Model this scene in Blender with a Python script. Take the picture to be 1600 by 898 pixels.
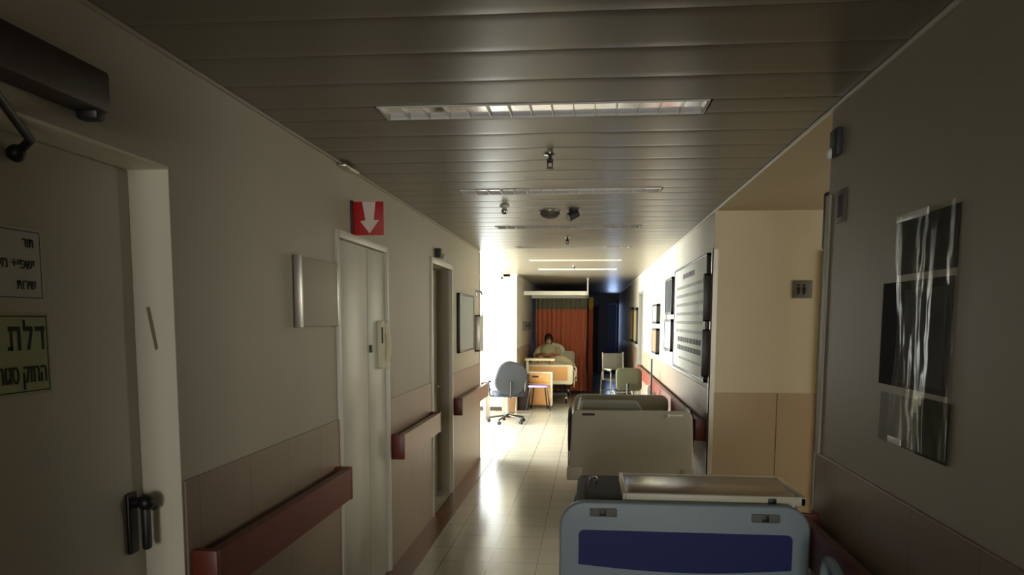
import bpy, bmesh, math, random
from mathutils import Vector, Matrix, noise as NZ
random.seed(7)
PI = math.pi
for o in list(bpy.data.objects): bpy.data.objects.remove(o)
SC = bpy.context.scene
COL = SC.collection

# ------------------------------------------------------------------ camera
EYE = 1.67
cd = bpy.data.cameras.new('camera'); cam = bpy.data.objects.new('camera', cd); COL.objects.link(cam)
cd.sensor_width = 36; cd.sensor_fit = 'HORIZONTAL'
cd.lens = 1233.8 / 1600 * 36
cd.shift_y = 184.96 / 1600
cd.clip_start = 0.02; cd.clip_end = 200
cam.matrix_world = Matrix.Translation((0, 0, EYE)) @ Matrix.Rotation(.096, 4, 'Z') @ Matrix.Rotation(PI/2 - .109, 4, 'X') @ Matrix.Rotation(.0036, 4, 'Z')
SC.camera = cam

# ------------------------------------------------------------------ exposure, world, daylight
SC.view_settings.view_transform = 'Standard'; SC.view_settings.look = 'None'
SC.view_settings.gamma = 1; SC.view_settings.use_curve_mapping = False
SC.view_settings.exposure = -0.45
SC.cycles.use_denoising = True
SC.cycles.max_bounces = 12; SC.cycles.diffuse_bounces = 8; SC.cycles.glossy_bounces = 6
SC.cycles.sample_clamp_indirect = 8
w = bpy.data.worlds.new('world'); SC.world = w; w.use_nodes = True
bgn = w.node_tree.nodes['Background']; bgn.inputs[0].default_value = (.95, 1, .97, 1); bgn.inputs[1].default_value = 4.0

def area(name, loc, rot, sx, sy, power, col=(1, 1, 1), spread=PI):
    l = bpy.data.lights.new(name, 'AREA'); l.shape = 'RECTANGLE'; l.size = sx; l.size_y = sy; l.energy = power; l.color = col
    l.spread = spread
    o = bpy.data.objects.new(name, l); COL.objects.link(o); o.location = loc; o.rotation_euler = rot
    return o
P_SIDE, P_FACE, P_ALC, P_BACK, P_END = 2300, 50, 36.0, 84.0, 20.0
# daylight through the bay's windows (left side window, window in the facing wall)
area('daylight_side_window', (-4.95, 11.9, 1.45), (0, -PI/2, 0), 2.0, 4.2, P_SIDE, (.97, 1, .96))
area('daylight_facing_window', (-2.95, 14.75, 1.40), (-PI/2, 0, 0), 2.9, 2.1, P_FACE, (.97, 1, .97))
# weak daylight at the end of the side passage and in the dark far end; added fill behind the camera
area('daylight_side_passage', (4.9, 4.7, 1.5), (0, PI/2, 0), 1.6, 1.6, P_ALC, (1, .90, .74))
area('daylight_behind', (-.2, -6.9, 1.5), (PI/2, 0, 0), 1.6, 1.6, P_BACK, (1, .96, .90), spread=1.9)  # added fill light for camera-facing surfaces, beam narrowed along the corridor
area('daylight_far_end', (.74, 25.6, 1.6), (-PI/2, 0, 0), .5, 1.4, P_END, (.45, .62, 1))

# ------------------------------------------------------------------ materials
M = {}
def mat(name, col, rough=.6, metal=0, spec=.5, bump=0, bscale=60, var=0, vscale=4, alpha=None, trans=0, coat=0, emit=None, sheen=0):
    m = bpy.data.materials.new(name); m.use_nodes = True; nt = m.node_tree; b = nt.nodes['Principled BSDF']
    def lin(c): return tuple((x/12.92 if x <= .04045 else ((x+.055)/1.055)**2.4) for x in c) + (1,)
    c = lin([x/255 for x in col])
    b.inputs['Base Color'].default_value = c
    b.inputs['Roughness'].default_value = rough; b.inputs['Metallic'].default_value = metal
    b.inputs['Specular IOR Level'].default_value = spec
    if coat: b.inputs['Coat Weight'].default_value = coat; b.inputs['Coat Roughness'].default_value = .1
    if trans: b.inputs['Transmission Weight'].default_value = trans
    if alpha is not None: b.inputs['Alpha'].default_value = alpha
    if emit: b.inputs['Emission Color'].default_value = c; b.inputs['Emission Strength'].default_value = emit
    if var or bump:
        tc = nt.nodes.new('ShaderNodeTexCoord')
        n = nt.nodes.new('ShaderNodeTexNoise'); n.inputs['Scale'].default_value = vscale; n.inputs['Detail'].default_value = 5
        nt.links.new(tc.outputs['Object'], n.inputs['Vector'])
        if var:
            mx = nt.nodes.new('ShaderNodeMix'); mx.data_type = 'RGBA'
            mx.inputs[6].default_value = tuple(x*(1-var) for x in c[:3]) + (1,); mx.inputs[7].default_value = tuple(min(1, x*(1+var)) for x in c[:3]) + (1,)
            nt.links.new(n.outputs[0], mx.inputs[0]); nt.links.new(mx.outputs[2], b.inputs['Base Color'])
        if bump:
            n2 = nt.nodes.new('ShaderNodeTexNoise'); n2.inputs['Scale'].default_value = bscale; n2.inputs['Detail'].default_value = 3
            nt.links.new(tc.outputs['Object'], n2.inputs['Vector'])
            bp = nt.nodes.new('ShaderNodeBump'); bp.inputs['Strength'].default_value = bump; bp.inputs['Distance'].default_value = .01
            nt.links.new(n2.outputs[0], bp.inputs['Height']); nt.links.new(bp.outputs[0], b.inputs['Normal'])
    M[name] = m
    return m
mat('wall_paint', (176, 169, 151), .55, bump=.05, bscale=90, var=.05)
mat('alcove_paint', (216, 204, 176), .6, bump=.05, bscale=90, var=.05)
mat('alcove_ceiling', (176, 160, 132), .8, var=.05)
mat('wainscot_passage', (182, 160, 130), .45, var=.05, vscale=3)
mat('wainscot', (146, 127, 108), .4, var=.06, vscale=3)
mat('ceiling_metal', (124, 117, 101), .33, metal=.0, spec=.55, var=.03)
mat('ceiling_void', (60, 56, 50), .9)
mat('floor_border', (120, 82, 62), .25, var=.15, vscale=9)
mat('white_door', (205, 205, 190), .35, var=.03)
mat('leaf_door', (190, 186, 170), .5, var=.04)
mat('reveal_cream', (226, 222, 200), .5, var=.02)
mat('frame_white', (215, 212, 198), .35)
mat('wood_red', (112, 48, 34), .4, var=.2, vscale=12)
mat('wood_red_end', (140, 66, 48), .45, var=.1, vscale=12)
mat('rail_tan', (146, 108, 86), .35, var=.12, vscale=10)  # rail wood lightened to imitate light falling on its front face
mat('wood_tan', (176, 140, 108), .45, var=.12, vscale=10)
mat('metal', (190, 190, 186), .25, metal=1)
mat('alu', (200, 196, 184), .35, metal=.9)
mat('chrome', (215, 215, 215), .12, metal=1)
mat('black', (22, 20, 20), .45)
mat('black_rubber', (16, 16, 16), .8)
mat('dark_brown', (46, 34, 32), .5)
mat('dark_grey', (58, 58, 60), .6, bump=.05)
mat('bed_bluegrey', (146, 164, 172), .45, var=.03)
mat('bed_blue', (14, 32, 104), .6, var=.05)
mat('bed_olive', (180, 174, 156), .5, var=.03)
mat('vinyl_dark', (30, 29, 29), .8, bump=.1)
mat('mattress_olive', (110, 112, 92), .7, bump=.1)
mat('table_wood', (142, 108, 78), .22, var=.12, vscale=8, spec=.6)
mat('table_edge', (226, 222, 196), .4)
mat('cream', (232, 226, 200), .5)
mat('white_plastic', (235, 235, 228), .35)
mat('locker_wood', (224, 170, 108), .45, var=.08, vscale=10)
mat('blanket_cream', (214, 206, 172), .9, bump=.3, bscale=30)
mat('blanket_pink', (236, 214, 200), .9, bump=.3, bscale=30)
mat('pillow', (225, 222, 205), .9)
mat('curtain_orange', (206, 124, 92), .85, var=.08, vscale=6)
mat('curtain_yellow', (214, 186, 84), .85)
mat('chair_blue', (54, 58, 66), .8, bump=.1)
mat('chair_navy', (38, 42, 60), .8)
mat('chair_olive', (76, 76, 52), .7)
mat('purple', (150, 128, 196), .5)
mat('red_sign', (196, 22, 20), .5)
mat('sign_white', (240, 225, 215), .6)
mat('paper_white', (205, 205, 200), .7)
mat('paper_green', (176, 186, 140), .7)
mat('ink', (14, 14, 12), .7)
mat('ink_soft', (70, 70, 72), .8)
mat('ink_violet', (88, 62, 96), .8)
mat('poster_dark', (20, 18, 22), .8, spec=.15, var=.4, vscale=14)
mat('poster_slate', (52, 56, 58), .8, spec=.15, var=.4, vscale=14)
mat('poster_green', (48, 58, 38), .8, spec=.15, var=.5, vscale=10)
mat('poster_grey', (110, 108, 100), .6, var=.1, vscale=10)
mat('board_paper', (196, 198, 184), .6, var=.02)
mat('frame_dark', (52, 48, 44), .4)
mat('picture_red', (176, 96, 62), .5, var=.3, vscale=10)
mat('picture_yellow', (170, 152, 84), .5, var=.3, vscale=10)
mat('picture_grey', (150, 158, 156), .5, var=.2, vscale=10)
mat('skin', (196, 142, 112), .55)
mat('hair', (30, 10, 12), .6, bump=.4, bscale=80)
mat('gown', (196, 196, 160), .85)
mat('tube_white', (230, 230, 225), .3)
mat('reflector', (235, 233, 240), .13, metal=1)
mat('far_wall', (120, 126, 146), .7, var=.05)
mat('far_door', (70, 66, 64), .6)
mat('smudge', (128, 122, 104), .8)
mat('monitor_black', (30, 30, 32), .3)

def film_material():
    m = bpy.data.materials.new('clear_film'); m.use_nodes = True; nt = m.node_tree; nt.nodes.clear()
    out = nt.nodes.new('ShaderNodeOutputMaterial'); mx = nt.nodes.new('ShaderNodeMixShader')
    tr = nt.nodes.new('ShaderNodeBsdfTransparent'); gl = nt.nodes.new('ShaderNodeBsdfAnisotropic')
    gl.inputs['Color'].default_value = (.9, .92, .9, 1); gl.inputs['Roughness'].default_value = .13
    lw = nt.nodes.new('ShaderNodeLayerWeight'); lw.inputs[0].default_value = .35
    mp = nt.nodes.new('ShaderNodeMapRange'); mp.inputs[3].default_value = .03; mp.inputs[4].default_value = .34
    nt.links.new(lw.outputs['Fresnel'], mp.inputs[0]); nt.links.new(mp.outputs[0], mx.inputs[0])
    nt.links.new(tr.outputs[0], mx.inputs[1]); nt.links.new(gl.outputs[0], mx.inputs[2]); nt.links.new(mx.outputs[0], out.inputs[0])
    M['film'] = m
film_material()

def mesh_net():
    m = bpy.data.materials.new('curtain_mesh'); m.use_nodes = True; nt = m.node_tree; b = nt.nodes['Principled BSDF']
    b.inputs['Base Color'].default_value = (.30, .30, .20, 1); b.inputs['Roughness'].default_value = .9
    b.inputs['Alpha'].default_value = .75
    M['curtain_mesh'] = m
mesh_net()

def tile_floor():
    m = bpy.data.materials.new('floor_tile'); m.use_nodes = True; nt = m.node_tree; b = nt.nodes['Principled BSDF']
    tc = nt.nodes.new('ShaderNodeTexCoord'); br = nt.nodes.new('ShaderNodeTexBrick')
    br.offset = 0; br.squash = 1
    br.inputs['Color1'].default_value = (.60, .58, .49, 1); br.inputs['Color2'].default_value = (.55, .53, .45, 1)
    br.inputs['Mortar'].default_value = (.26, .24, .19, 1); br.inputs['Scale'].default_value = 1
    br.inputs['Mortar Size'].default_value = .004; br.inputs['Brick Width'].default_value = .33; br.inputs['Row Height'].default_value = .33
    br.inputs['Mortar Smooth'].default_value = .2
    nt.links.new(tc.outputs['Object'], br.inputs['Vector'])
    n = nt.nodes.new('ShaderNodeTexNoise'); n.inputs['Scale'].default_value = 90; n.inputs['Detail'].default_value = 4
    nt.links.new(tc.outputs['Object'], n.inputs['Vector'])
    mx = nt.nodes.new('ShaderNodeMix'); mx.data_type = 'RGBA'; mx.blend_type = 'MULTIPLY'; mx.inputs[0].default_value = .25
    nt.links.new(br.outputs[0], mx.inputs[6]); nt.links.new(n.outputs[0], mx.inputs[7]); nt.links.new(mx.outputs[2], b.inputs['Base Color'])
    b.inputs['Roughness'].default_value = .17; b.inputs['Specular IOR Level'].default_value = .5
    n2 = nt.nodes.new('ShaderNodeTexNoise'); n2.inputs['Scale'].default_value = 5
    nt.links.new(tc.outputs['Object'], n2.inputs['Vector'])
    bp = nt.nodes.new('ShaderNodeBump'); bp.inputs['Strength'].default_value = .06; bp.inputs['Distance'].default_value = .01
    nt.links.new(n2.outputs[0], bp.inputs['Height']); nt.links.new(bp.outputs[0], b.inputs['Normal'])
    M['floor_tile'] = m
tile_floor()

def wainscot_seams():   # vertical panel joints every 0.6 m on the wainscot (object y or x)
    m = M['wainscot']; nt = m.node_tree; b = nt.nodes['Principled BSDF']
    src = b.inputs['Base Color'].links[0].from_socket
    tc = nt.nodes.new('ShaderNodeTexCoord'); sp = nt.nodes.new('ShaderNodeSeparateXYZ'); nt.links.new(tc.outputs['Object'], sp.inputs[0])
    ad = nt.nodes.new('ShaderNodeMath'); ad.operation = 'ADD'; nt.links.new(sp.outputs[0], ad.inputs[0]); nt.links.new(sp.outputs[1], ad.inputs[1])
    md = nt.nodes.new('ShaderNodeMath'); md.operation = 'PINGPONG'; md.inputs[1].default_value = .2; nt.links.new(ad.outputs[0], md.inputs[0])
    lt = nt.nodes.new('ShaderNodeMath'); lt.operation = 'LESS_THAN'; lt.inputs[1].default_value = .003; nt.links.new(md.outputs[0], lt.inputs[0])
    mx = nt.nodes.new('ShaderNodeMix'); mx.data_type = 'RGBA'; mx.inputs[7].default_value = (.13, .10, .07, 1)
    ml = nt.nodes.new('ShaderNodeMath'); ml.operation = 'MULTIPLY'; ml.inputs[1].default_value = .6; nt.links.new(lt.outputs[0], ml.inputs[0])
    nt.links.new(ml.outputs[0], mx.inputs[0]); nt.links.new(src, mx.inputs[6]); nt.links.new(mx.outputs[2], b.inputs['Base Color'])
wainscot_seams()

# ------------------------------------------------------------------ builders
BASE = {}
def tag(o, label=None, cat=None, group=None, kind=None):
    if label: o['label'] = label
    if cat: o['category'] = cat
    if group: o['group'] = group
    if kind: o['kind'] = kind
    return o
def thing(name, label, cat, loc=(0, 0, 0), rz=0, group=None):
    o = bpy.data.objects.new(name, None); COL.objects.link(o); o.empty_display_size = .1
    o.location = loc; o.rotation_euler = (0, 0, rz)
    return tag(o, label, cat, group)
def finish(name, bm, m, parent=None, loc=(0, 0, 0), smooth=True, world=False, label=None, ang=40):
    """link bm as one mesh object; world=True: coordinates are world ones, origin moved to loc / parent's base"""
    if world:
        base = Vector(loc) if parent is None else root_loc(parent)
        bmesh.ops.translate(bm, verts=bm.verts, vec=-base)
    bmesh.ops.recalc_face_normals(bm, faces=bm.faces)
    me = bpy.data.meshes.new(name); bm.to_mesh(me); bm.free()
    ms = m if isinstance(m, (list, tuple)) else [m]
    for k in ms: me.materials.append(M[k])
    if smooth:
        me.polygons.foreach_set('use_smooth', [True]*len(me.polygons))
        me.set_sharp_from_angle(angle=math.radians(ang))
    o = bpy.data.objects.new(name, me); COL.objects.link(o)
    if parent is not None: o.parent = parent
    else: o.location = loc
    if label: o['label'] = label
    return o
def root_loc(p):
    while p.parent is not None: p = p.parent
    return Vector(p.location)
def NB(): return bmesh.new()
def box(bm, x0, x1, y0, y1, z0, z1, bev=0, seg=2, mi=0):
    vs = [bm.verts.new((x, y, z)) for x in (x0, x1) for y in (y0, y1) for z in (z0, z1)]
    fs = [bm.faces.new([vs[i] for i in f]) for f in ((0, 1, 3, 2), (4, 6, 7, 5), (0, 4, 5, 1), (2, 3, 7, 6), (0, 2, 6, 4), (1, 5, 7, 3))]
    for f in fs: f.material_index = mi
    if bev:
        es = list({e for f in fs for e in f.edges})
        r = bmesh.ops.bevel(bm, geom=es, offset=bev, segments=seg, affect='EDGES', profile=.5)
        for f in r['faces']: f.material_index = mi
    return vs
def prism(bm, pts, axis, a, b, bev=0, seg=2, mi=0):
    """extrude the outline pts (2-D) along axis from a to b"""
    def mk(p, t):
        return {'x': (t, p[0], p[1]), 'y': (p[0], t, p[1]), 'z': (p[0], p[1], t)}[axis]
    A = [bm.verts.new(mk(p, a)) for p in pts]; B = [bm.verts.new(mk(p, b)) for p in pts]
    n = len(pts); fs = [bm.faces.new(A), bm.faces.new(B[::-1])]
    ends = list(fs[0].edges) + list(fs[1].edges)
    for i in range(n): fs.append(bm.faces.new((A[i], B[i], B[(i+1) % n], A[(i+1) % n])))
    for f in fs: f.material_index = mi
    bmesh.ops.recalc_face_normals(bm, faces=fs)
    if bev:
        r = bmesh.ops.bevel(bm, geom=ends, offset=bev, segments=seg, affect='EDGES', profile=.5)
        for f in r['faces']: f.material_index = mi
def rrect(x0, x1, z0, z1, r, n=6, rb=None):
    """rounded rectangle outline, r at the top, rb at the bottom"""
    rb = r if rb is None else rb
    out = []
    for cx, cz, a0, rr in ((x1-r, z1-r, 0, r), (x0+r, z1-r, PI/2, r), (x0+rb, z0+rb, PI, rb), (x1-rb, z0+rb, 1.5*PI, rb)):
        if rr <= 1e-5: out.append((cx, cz)); continue
        for i in range(n+1):
            a = a0 + PI/2*i/n; out.append((cx+rr*math.cos(a), cz+rr*math.sin(a)))
    return out
def cyl(bm, p, q, r, r2=None, seg=16, mi=0, cap=True):
    p, q = Vector(p), Vector(q); d = (q-p); r2 = r if r2 is None else r2
    u = d.orthogonal().normalized(); v = d.normalized().cross(u)
    A = []; B = []
    for i in range(seg):
        a = 2*PI*i/seg; e = u*math.cos(a)+v*math.sin(a)
        A.append(bm.verts.new(p+e*r)); B.append(bm.verts.new(q+e*r2))
    for i in range(seg):
        bm.faces.new((A[i], A[(i+1) % seg], B[(i+1) % seg], B[i])).material_index = mi
    if cap: bm.faces.new(A[::-1]).material_index = mi; bm.faces.new(B).material_index = mi
def fillet(pts, r, n=5):
    pts = [Vector(p) for p in pts]; out = [pts[0]]
    for i in range(1, len(pts)-1):
        a, b, c = pts[i-1], pts[i], pts[i+1]
        l = min(r, (a-b).length*.49, (c-b).length*.49)
        s = b+(a-b).normalized()*l; e = b+(c-b).normalized()*l
        for k in range(n+1):
            t = k/n; out.append(s*(1-t)**2+b*2*t*(1-t)+e*t*t)
    out.append(pts[-1]); return out
def tube(bm, pts, r, seg=10, fr=0, closed=False, mi=0):
    pts = fillet(pts, fr) if fr else [Vector(p) for p in pts]
    n = len(pts); rings = []
    t0 = (pts[1]-pts[0]).normalized(); u = t0.orthogonal().normalized()
    for i, p in enumerate(pts):
        if closed: t = (pts[(i+1) % n]-pts[i-1]).normalized()
        else: t = (pts[min(i+1, n-1)]-pts[max(i-1, 0)]).normalized()
        u = (u-t*u.dot(t)).normalized(); v = t.cross(u)
        rings.append([bm.verts.new(p+(u*math.cos(2*PI*k/seg)+v*math.sin(2*PI*k/seg))*r) for k in range(seg)])
    m = n if closed else n-1
    for i in range(m):
        A, B = rings[i], rings[(i+1) % n]
        for k in range(seg): bm.faces.new((A[k], A[(k+1) % seg], B[(k+1) % seg], B[k])).material_index = mi
    if not closed: bm.faces.new(rings[0][::-1]).material_index = mi; bm.faces.new(rings[-1]).material_index = mi
def ball(bm, c, r, sx=1, sy=1, sz=1, u=14, v=9, mi=0):
    ret = bmesh.ops.create_uvsphere(bm, u_segments=u, v_segments=v, radius=r)
    for q in ret['verts']: q.co = Vector((q.co.x*sx+c[0], q.co.y*sy+c[1], q.co.z*sz+c[2]))
    for f in {f for q in ret['verts'] for f in q.link_faces}: f.material_index = mi
def lathe(bm, prof, c, seg=20, mi=0):
    rings = []
    for r, z in prof:
        rings.append([bm.verts.new((c[0]+max(r, 1e-4)*math.cos(2*PI*k/seg), c[1]+max(r, 1e-4)*math.sin(2*PI*k/seg), c[2]+z)) for k in range(seg)])
    for A, B in zip(rings, rings[1:]):
        for k in range(seg): bm.faces.new((A[k], A[(k+1) % seg], B[(k+1) % seg], B[k])).material_index = mi
    bm.faces.new(rings[0][::-1]); bm.faces.new(rings[-1])
def copy_tree(o, parent=None):
    c = o.copy(); COL.objects.link(c)
    if parent is not None: c.parent = parent
    for ch in list(o.children): copy_tree(ch, c)
    return c
def text_mesh(name, s, size, m, parent, loc, rot, depth=.0006, align='RIGHT', sx=1, label=None, bold=False):
    cu = bpy.data.curves.new(name, 'FONT'); cu.body = s; cu.size = size; cu.extrude = depth; cu.align_x = align; cu.offset = 0
    t = bpy.data.objects.new(name, cu); COL.objects.link(t)
    bpy.context.view_layer.update()
    me = bpy.data.meshes.new_from_object(t.evaluated_get(bpy.context.evaluated_depsgraph_get()))
    bpy.data.objects.remove(t)
    if bold:
        b2 = bmesh.new(); b2.from_mesh(me); g0 = list(b2.verts)+list(b2.edges)+list(b2.faces)
        for dx in (.018, .036):
            q = bmesh.ops.duplicate(b2, geom=g0); bmesh.ops.translate(b2, verts=[e for e in q['geom'] if isinstance(e, bmesh.types.BMVert)], vec=(dx*size, 0, dx*.002))
        b2.to_mesh(me); b2.free()
    o = bpy.data.objects.new(name, me); COL.objects.link(o); me.materials.clear(); me.materials.append(M[m])
    o.parent = parent; o.location = loc; o.rotation_euler = rot; o.scale = (sx, 1, 1)
    if label: o['label'] = label
    return o

# ------------------------------------------------------------------ geometry constants
XL, XR, CZ = -1.3, .922, 2.478
T = .25            # wall thickness
REC = .13          # how far doors sit back in their openings
WH = 1.147         # top of the wainscot
Y0, YB0, YB1, YE = -6.6, 9.40, 14.35, 24.8
AY0, AY1 = 3.24, 6.10     # side passage on the right
S = 'structure'
def struct(name, bm, m, **k):
    o = finish(name, bm, m, smooth=k.pop('smooth', False), **k); o['kind'] = S; return o

# ------------------------------------------------------------------ floor and ceiling
bm = NB(); box(bm, -4.9, 5.4, Y0-.3, YB1+.2, -.2, 0); box(bm, XL-T, 5.4, YB1+.2, 27.3, -.2, 0); struct('floor', bm, 'floor_tile')
bm = NB()
box(bm, XL, XL+.17, 2.39, YB0, .0002, .004, .001)
box(bm, XL, XL+.17, Y0, 1.2, .0002, .004, .001)
struct('trim_1', bm, 'floor_border')

PITCH = .195; LAMPS = [3.07 + 1.95*i for i in range(-4, 11)]
LX0, LX1 = -.825, .437
def plank(bm, x0, x1, y0, y1):
    """a shallow convex metal ceiling strip with turned-up edges"""
    g = .0012; a, b = y0+g, y1-g; n = 6
    prof = [(a, CZ+.012), (a, CZ+.0012)]
    for i in range(n+1):
        t = i/n; prof.append((a+.004+(b-a-.008)*t, CZ + .0005*(2*t-1)**2))
    prof += [(b, CZ+.0012), (b, CZ+.012)]
    A = [bm.verts.new((x0, p[0], p[1])) for p in prof]; B = [bm.verts.new((x1, p[0], p[1])) for p in prof]
    for i in range(len(prof)-1): bm.faces.new((A[i], B[i], B[i+1], A[i+1]))
bm = NB()
y = LAMPS[0] - 5*1.95
WP = (1.95-PITCH)/6
while y < YE:
    plank(bm, XL, LX0-.008, y, y+PITCH); plank(bm, LX1+.008, XR, y, y+PITCH)
    if YB0 <= y+.05 <= YB1: plank(bm, -5.2, XL-.004, y, y+PITCH)
    y += PITCH
    for k in range(6):
        plank(bm, XL, XR, y, y+WP)
        if YB0-.1 <= y+.05 and y+WP <= YB1+.3: plank(bm, -5.2, XL-.004, y, y+WP)
        y += WP
box(bm, -5.4, 5.4, Y0-.3, YB1+.2, CZ+.16, CZ+.2, mi=1)
box(bm, XL-.2, 5.4, YB1+.2, 27.3, CZ+.16, CZ+.2, mi=1)
struct('ceiling', bm, ['ceiling_metal', 'ceiling_void'], smooth=True)
bm = NB(); box(bm, XR+.0, 5.2, AY0, AY1, CZ-.002, CZ+.1)
struct('ceiling.001', bm, 'alcove_ceiling')
# aluminium edge angle along both walls
bm = NB(); box(bm, XR-.014, XR-.001, Y0, YE, CZ-.014, CZ-.001, .002); struct('trim_2', bm, 'frame_white')
bm = NB(); box(bm, XL+.001, XL+.012, Y0, YB0, CZ-.012, CZ-.001); box(bm, XL+.001, XL+.012, YB1, YE, CZ-.012, CZ-.001); struct('trim_3', bm, 'wall_paint')

# ------------------------------------------------------------------ left wall
D1 = (1.32, 2.39, 2.134); D2 = (4.03, 5.02, 2.10); D3 = (6.50, 7.42, 2.13)
bm = NB()
segs = [(Y0, D1[0], 0), (D1[1], D2[0], 0), (D2[1], D3[0], 0), (D3[1], YB0, 0)]
for a, b, z in segs: box(bm, XL-T, XL, a, b, z, CZ+.15)
for d in (D1, D2, D3): box(bm, XL-T, XL, d[0], d[1], d[2], CZ+.15)
box(bm, XL-T, XL, YB1, YE, 0, CZ+.15)
struct('wall_left', bm, 'wall_paint')
bm = NB()
for a, b in ((Y0, D1[0]-.01), (D1[1]+.012, D2[0]-.04), (D2[1]+.04, D3[0]-.05), (D3[1]+.05, YB0-.012), (YB1+.012, 21)):
    box(bm, XL, XL+.008, a, b, .004, WH, .002)
struct('trim_4', bm, 'wainscot')

# bay behind the left opening
bm = NB()
box(bm, -5.2, XL-T, YB0-.25, YB0, 0, CZ+.15)
box(bm, -5.2, -4.45, YB1, YB1+.2, 0, CZ+.15); box(bm, -4.45, -1.42, YB1, YB1+.2, 0, .27); box(bm, -4.45, -1.42, YB1, YB1+.2, 2.44, CZ+.15); box(bm, -1.42, XL-T, YB1, YB1+.2, 0, CZ+.15) if XL-T > -1.42 else None
struct('wall_bay', bm, 'cream')
bm = NB()
box(bm, -4.9, -4.7, YB0, 9.8, 0, CZ+.15); box(bm, -4.9, -4.7, 14.0, YB1, 0, CZ+.15); box(bm, -4.9, -4.7, 9.8, 14.0, 0, .45); box(bm, -4.9, -4.7, 9.8, 14.0, 2.44, CZ+.15)
struct('wall_window_side', bm, 'cream')
bm = NB(); box(bm, -4.7, XL-T-.002, YB1-.015, YB1-.001, .0, .075, .003); struct('baseboard_bay', bm, 'dark_brown')
def window(name, x0, x1, z0, z1, y, n, along='x'):
    bm = NB(); f = .045
    def B(a, b, c, d):
        if along == 'x': box(bm, a, b, y-.03, y+.03, c, d, .004)
        else: box(bm, y-.03, y+.03, a, b, c, d, .004)
    B(x0, x1, z0, z0+f); B(x0, x1, z1-f, z1)
    for i in range(n+1):
        c = x0+(x1-x0-f)*i/n; B(c, c+f, z0, z1)
    return struct(name, bm, 'frame_white')
window('window_1', -4.45, -1.56, .27, 2.44, YB1+.1, 3)
window('window_2', 9.8, 14.0, .45, 2.44, -4.8, 4, 'y')

# ------------------------------------------------------------------ right wall
bm = NB()
box(bm, XR, XR+T, Y0, AY0, 0, CZ+.15)
box(bm, XR, XR+T, AY1, 13.75, 0, CZ+.15)
box(bm, XR, XR+T, 13.75, 14.75, 2.13, CZ+.15)
box(bm, XR, XR+T, 14.75, YE, 0, CZ+.15)
struct('wall_right', bm, 'wall_paint')
bm = NB()
box(bm, XR-.008, XR, Y0, AY0-.012, .004, WH, .002); box(bm, XR-.008, XR, AY1+.012, 13.7, .004, WH, .002); box(bm, XR-.008, XR, 14.8, 21, .004, WH, .002)
struct('trim_5', bm, 'wainscot')
# the passage's facing wall (with the washroom sign), its door opening and the other walls
PX0 = 1.755
bm = NB()
box(bm, XR+T, PX0, AY1, AY1+T, 0, CZ+.1); box(bm, PX0, PX0+.95, AY1, AY1+T, 2.13, CZ+.1); box(bm, PX0+.95, 5.2, AY1, AY1+T, 0, CZ+.1)
box(bm, XR+.001, XR+T, AY1-.001, AY1, 0, CZ)
struct('wall_passage', bm, 'alcove_paint')
bm = NB(); box(bm, XR+.012, PX0-.05, AY1-.008, AY1-.001, .004, 1.125, .002); box(bm, 1.42, 1.424, AY1-.0088, AY1-.008, .004, 1.12, mi=1); struct('trim_6', bm, ['wainscot_passage', 'dark_brown'])
bm = NB(); box(bm, XR+T, 5.2, AY0-.2, AY0, 0, CZ+.1); struct('wall_passage_near', bm, 'alcove_paint')
bm = NB()
box(bm, 4.6, 4.8, AY0, AY1, 0, .8); box(bm, 4.6, 4.8, AY0, AY1, 2.3, CZ+.1); box(bm, 4.6, 4.8, AY0, 3.8, .8, 2.3); box(bm, 4.6, 4.8, 5.6, AY1, .8, 2.3)
struct('wall_passage_end', bm, 'alcove_paint')
window('window_3', 3.8, 5.6, .8, 2.3, 4.7, 2, 'y')
# corner guards
bm = NB(); box(bm, XR-.012, XR+.03, AY1-.016, AY1-.002, .004, 2.2, .002); box(bm, XR-.012, XR-.001, AY1-.016, AY1+.03, .004, 2.2, .002); struct('trim_7', bm, 'alu')
bm = NB(); box(bm, XR-.011, XR-.001, AY0-.045, AY0+.010, 1.147, 2.15, .002); box(bm, XR-.011, XR+.035, AY0+.001, AY0+.010, .004, 2.15, .002); struct('trim_8', bm, 'wall_paint')
bm = NB(); box(bm, XL, XL+.012, YB0-.04, YB0+.010, .004, CZ-.02, .002); struct('trim_9', bm, 'alu')

# ------------------------------------------------------------------ back and far ends
bm = NB(); box(bm, XL-T, -.95, Y0-.2, Y0, 0, CZ+.15); box(bm, .55, XR+T, Y0-.2, Y0, 0, CZ+.15); box(bm, -.95, .55, Y0-.2, Y0, 0, .8); box(bm, -.95, .55, Y0-.2, Y0, 2.3, CZ+.15)
struct('wall_back', bm, 'wall_paint')
window('window_4', -.95, .55, .8, 2.3, Y0-.1, 2)  # unseen window added to go with the fill light behind the camera
bm = NB()
box(bm, XL, -.45, YE, YE+.2, 0, CZ+.15); box(bm, .30, .56, YE, YE+.2, 0, CZ+.15); box(bm, .90, XR, YE, YE+.2, 0, CZ+.15)
box(bm, -.45, .30, YE, YE+.2, 2.1, CZ+.15); box(bm, .56, .90, YE, YE+.2, 2.2, CZ+.15); box(bm, .56, .90, YE, YE+.2, 0, .35)
struct('wall_far', bm, 'far_wall')
bm = NB(); box(bm, XL-T, XL, YE, 27, 0, CZ+.15); box(bm, XR, XR+T, YE, 27, 0, CZ+.15); box(bm, XL-T, XR+T, 27, 27.2, 0, CZ+.15)
struct('wall_far_room', bm, 'far_wall')
w5 = window('window_5', .56, .90, .35, 2.2, YE+.1, 1); w5.data.materials[0] = M['far_wall']

# ------------------------------------------------------------------ doors
def door_struct(name, label=None):
    o = bpy.data.objects.new(name, None); COL.objects.link(o); o['kind'] = S; return o
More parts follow.
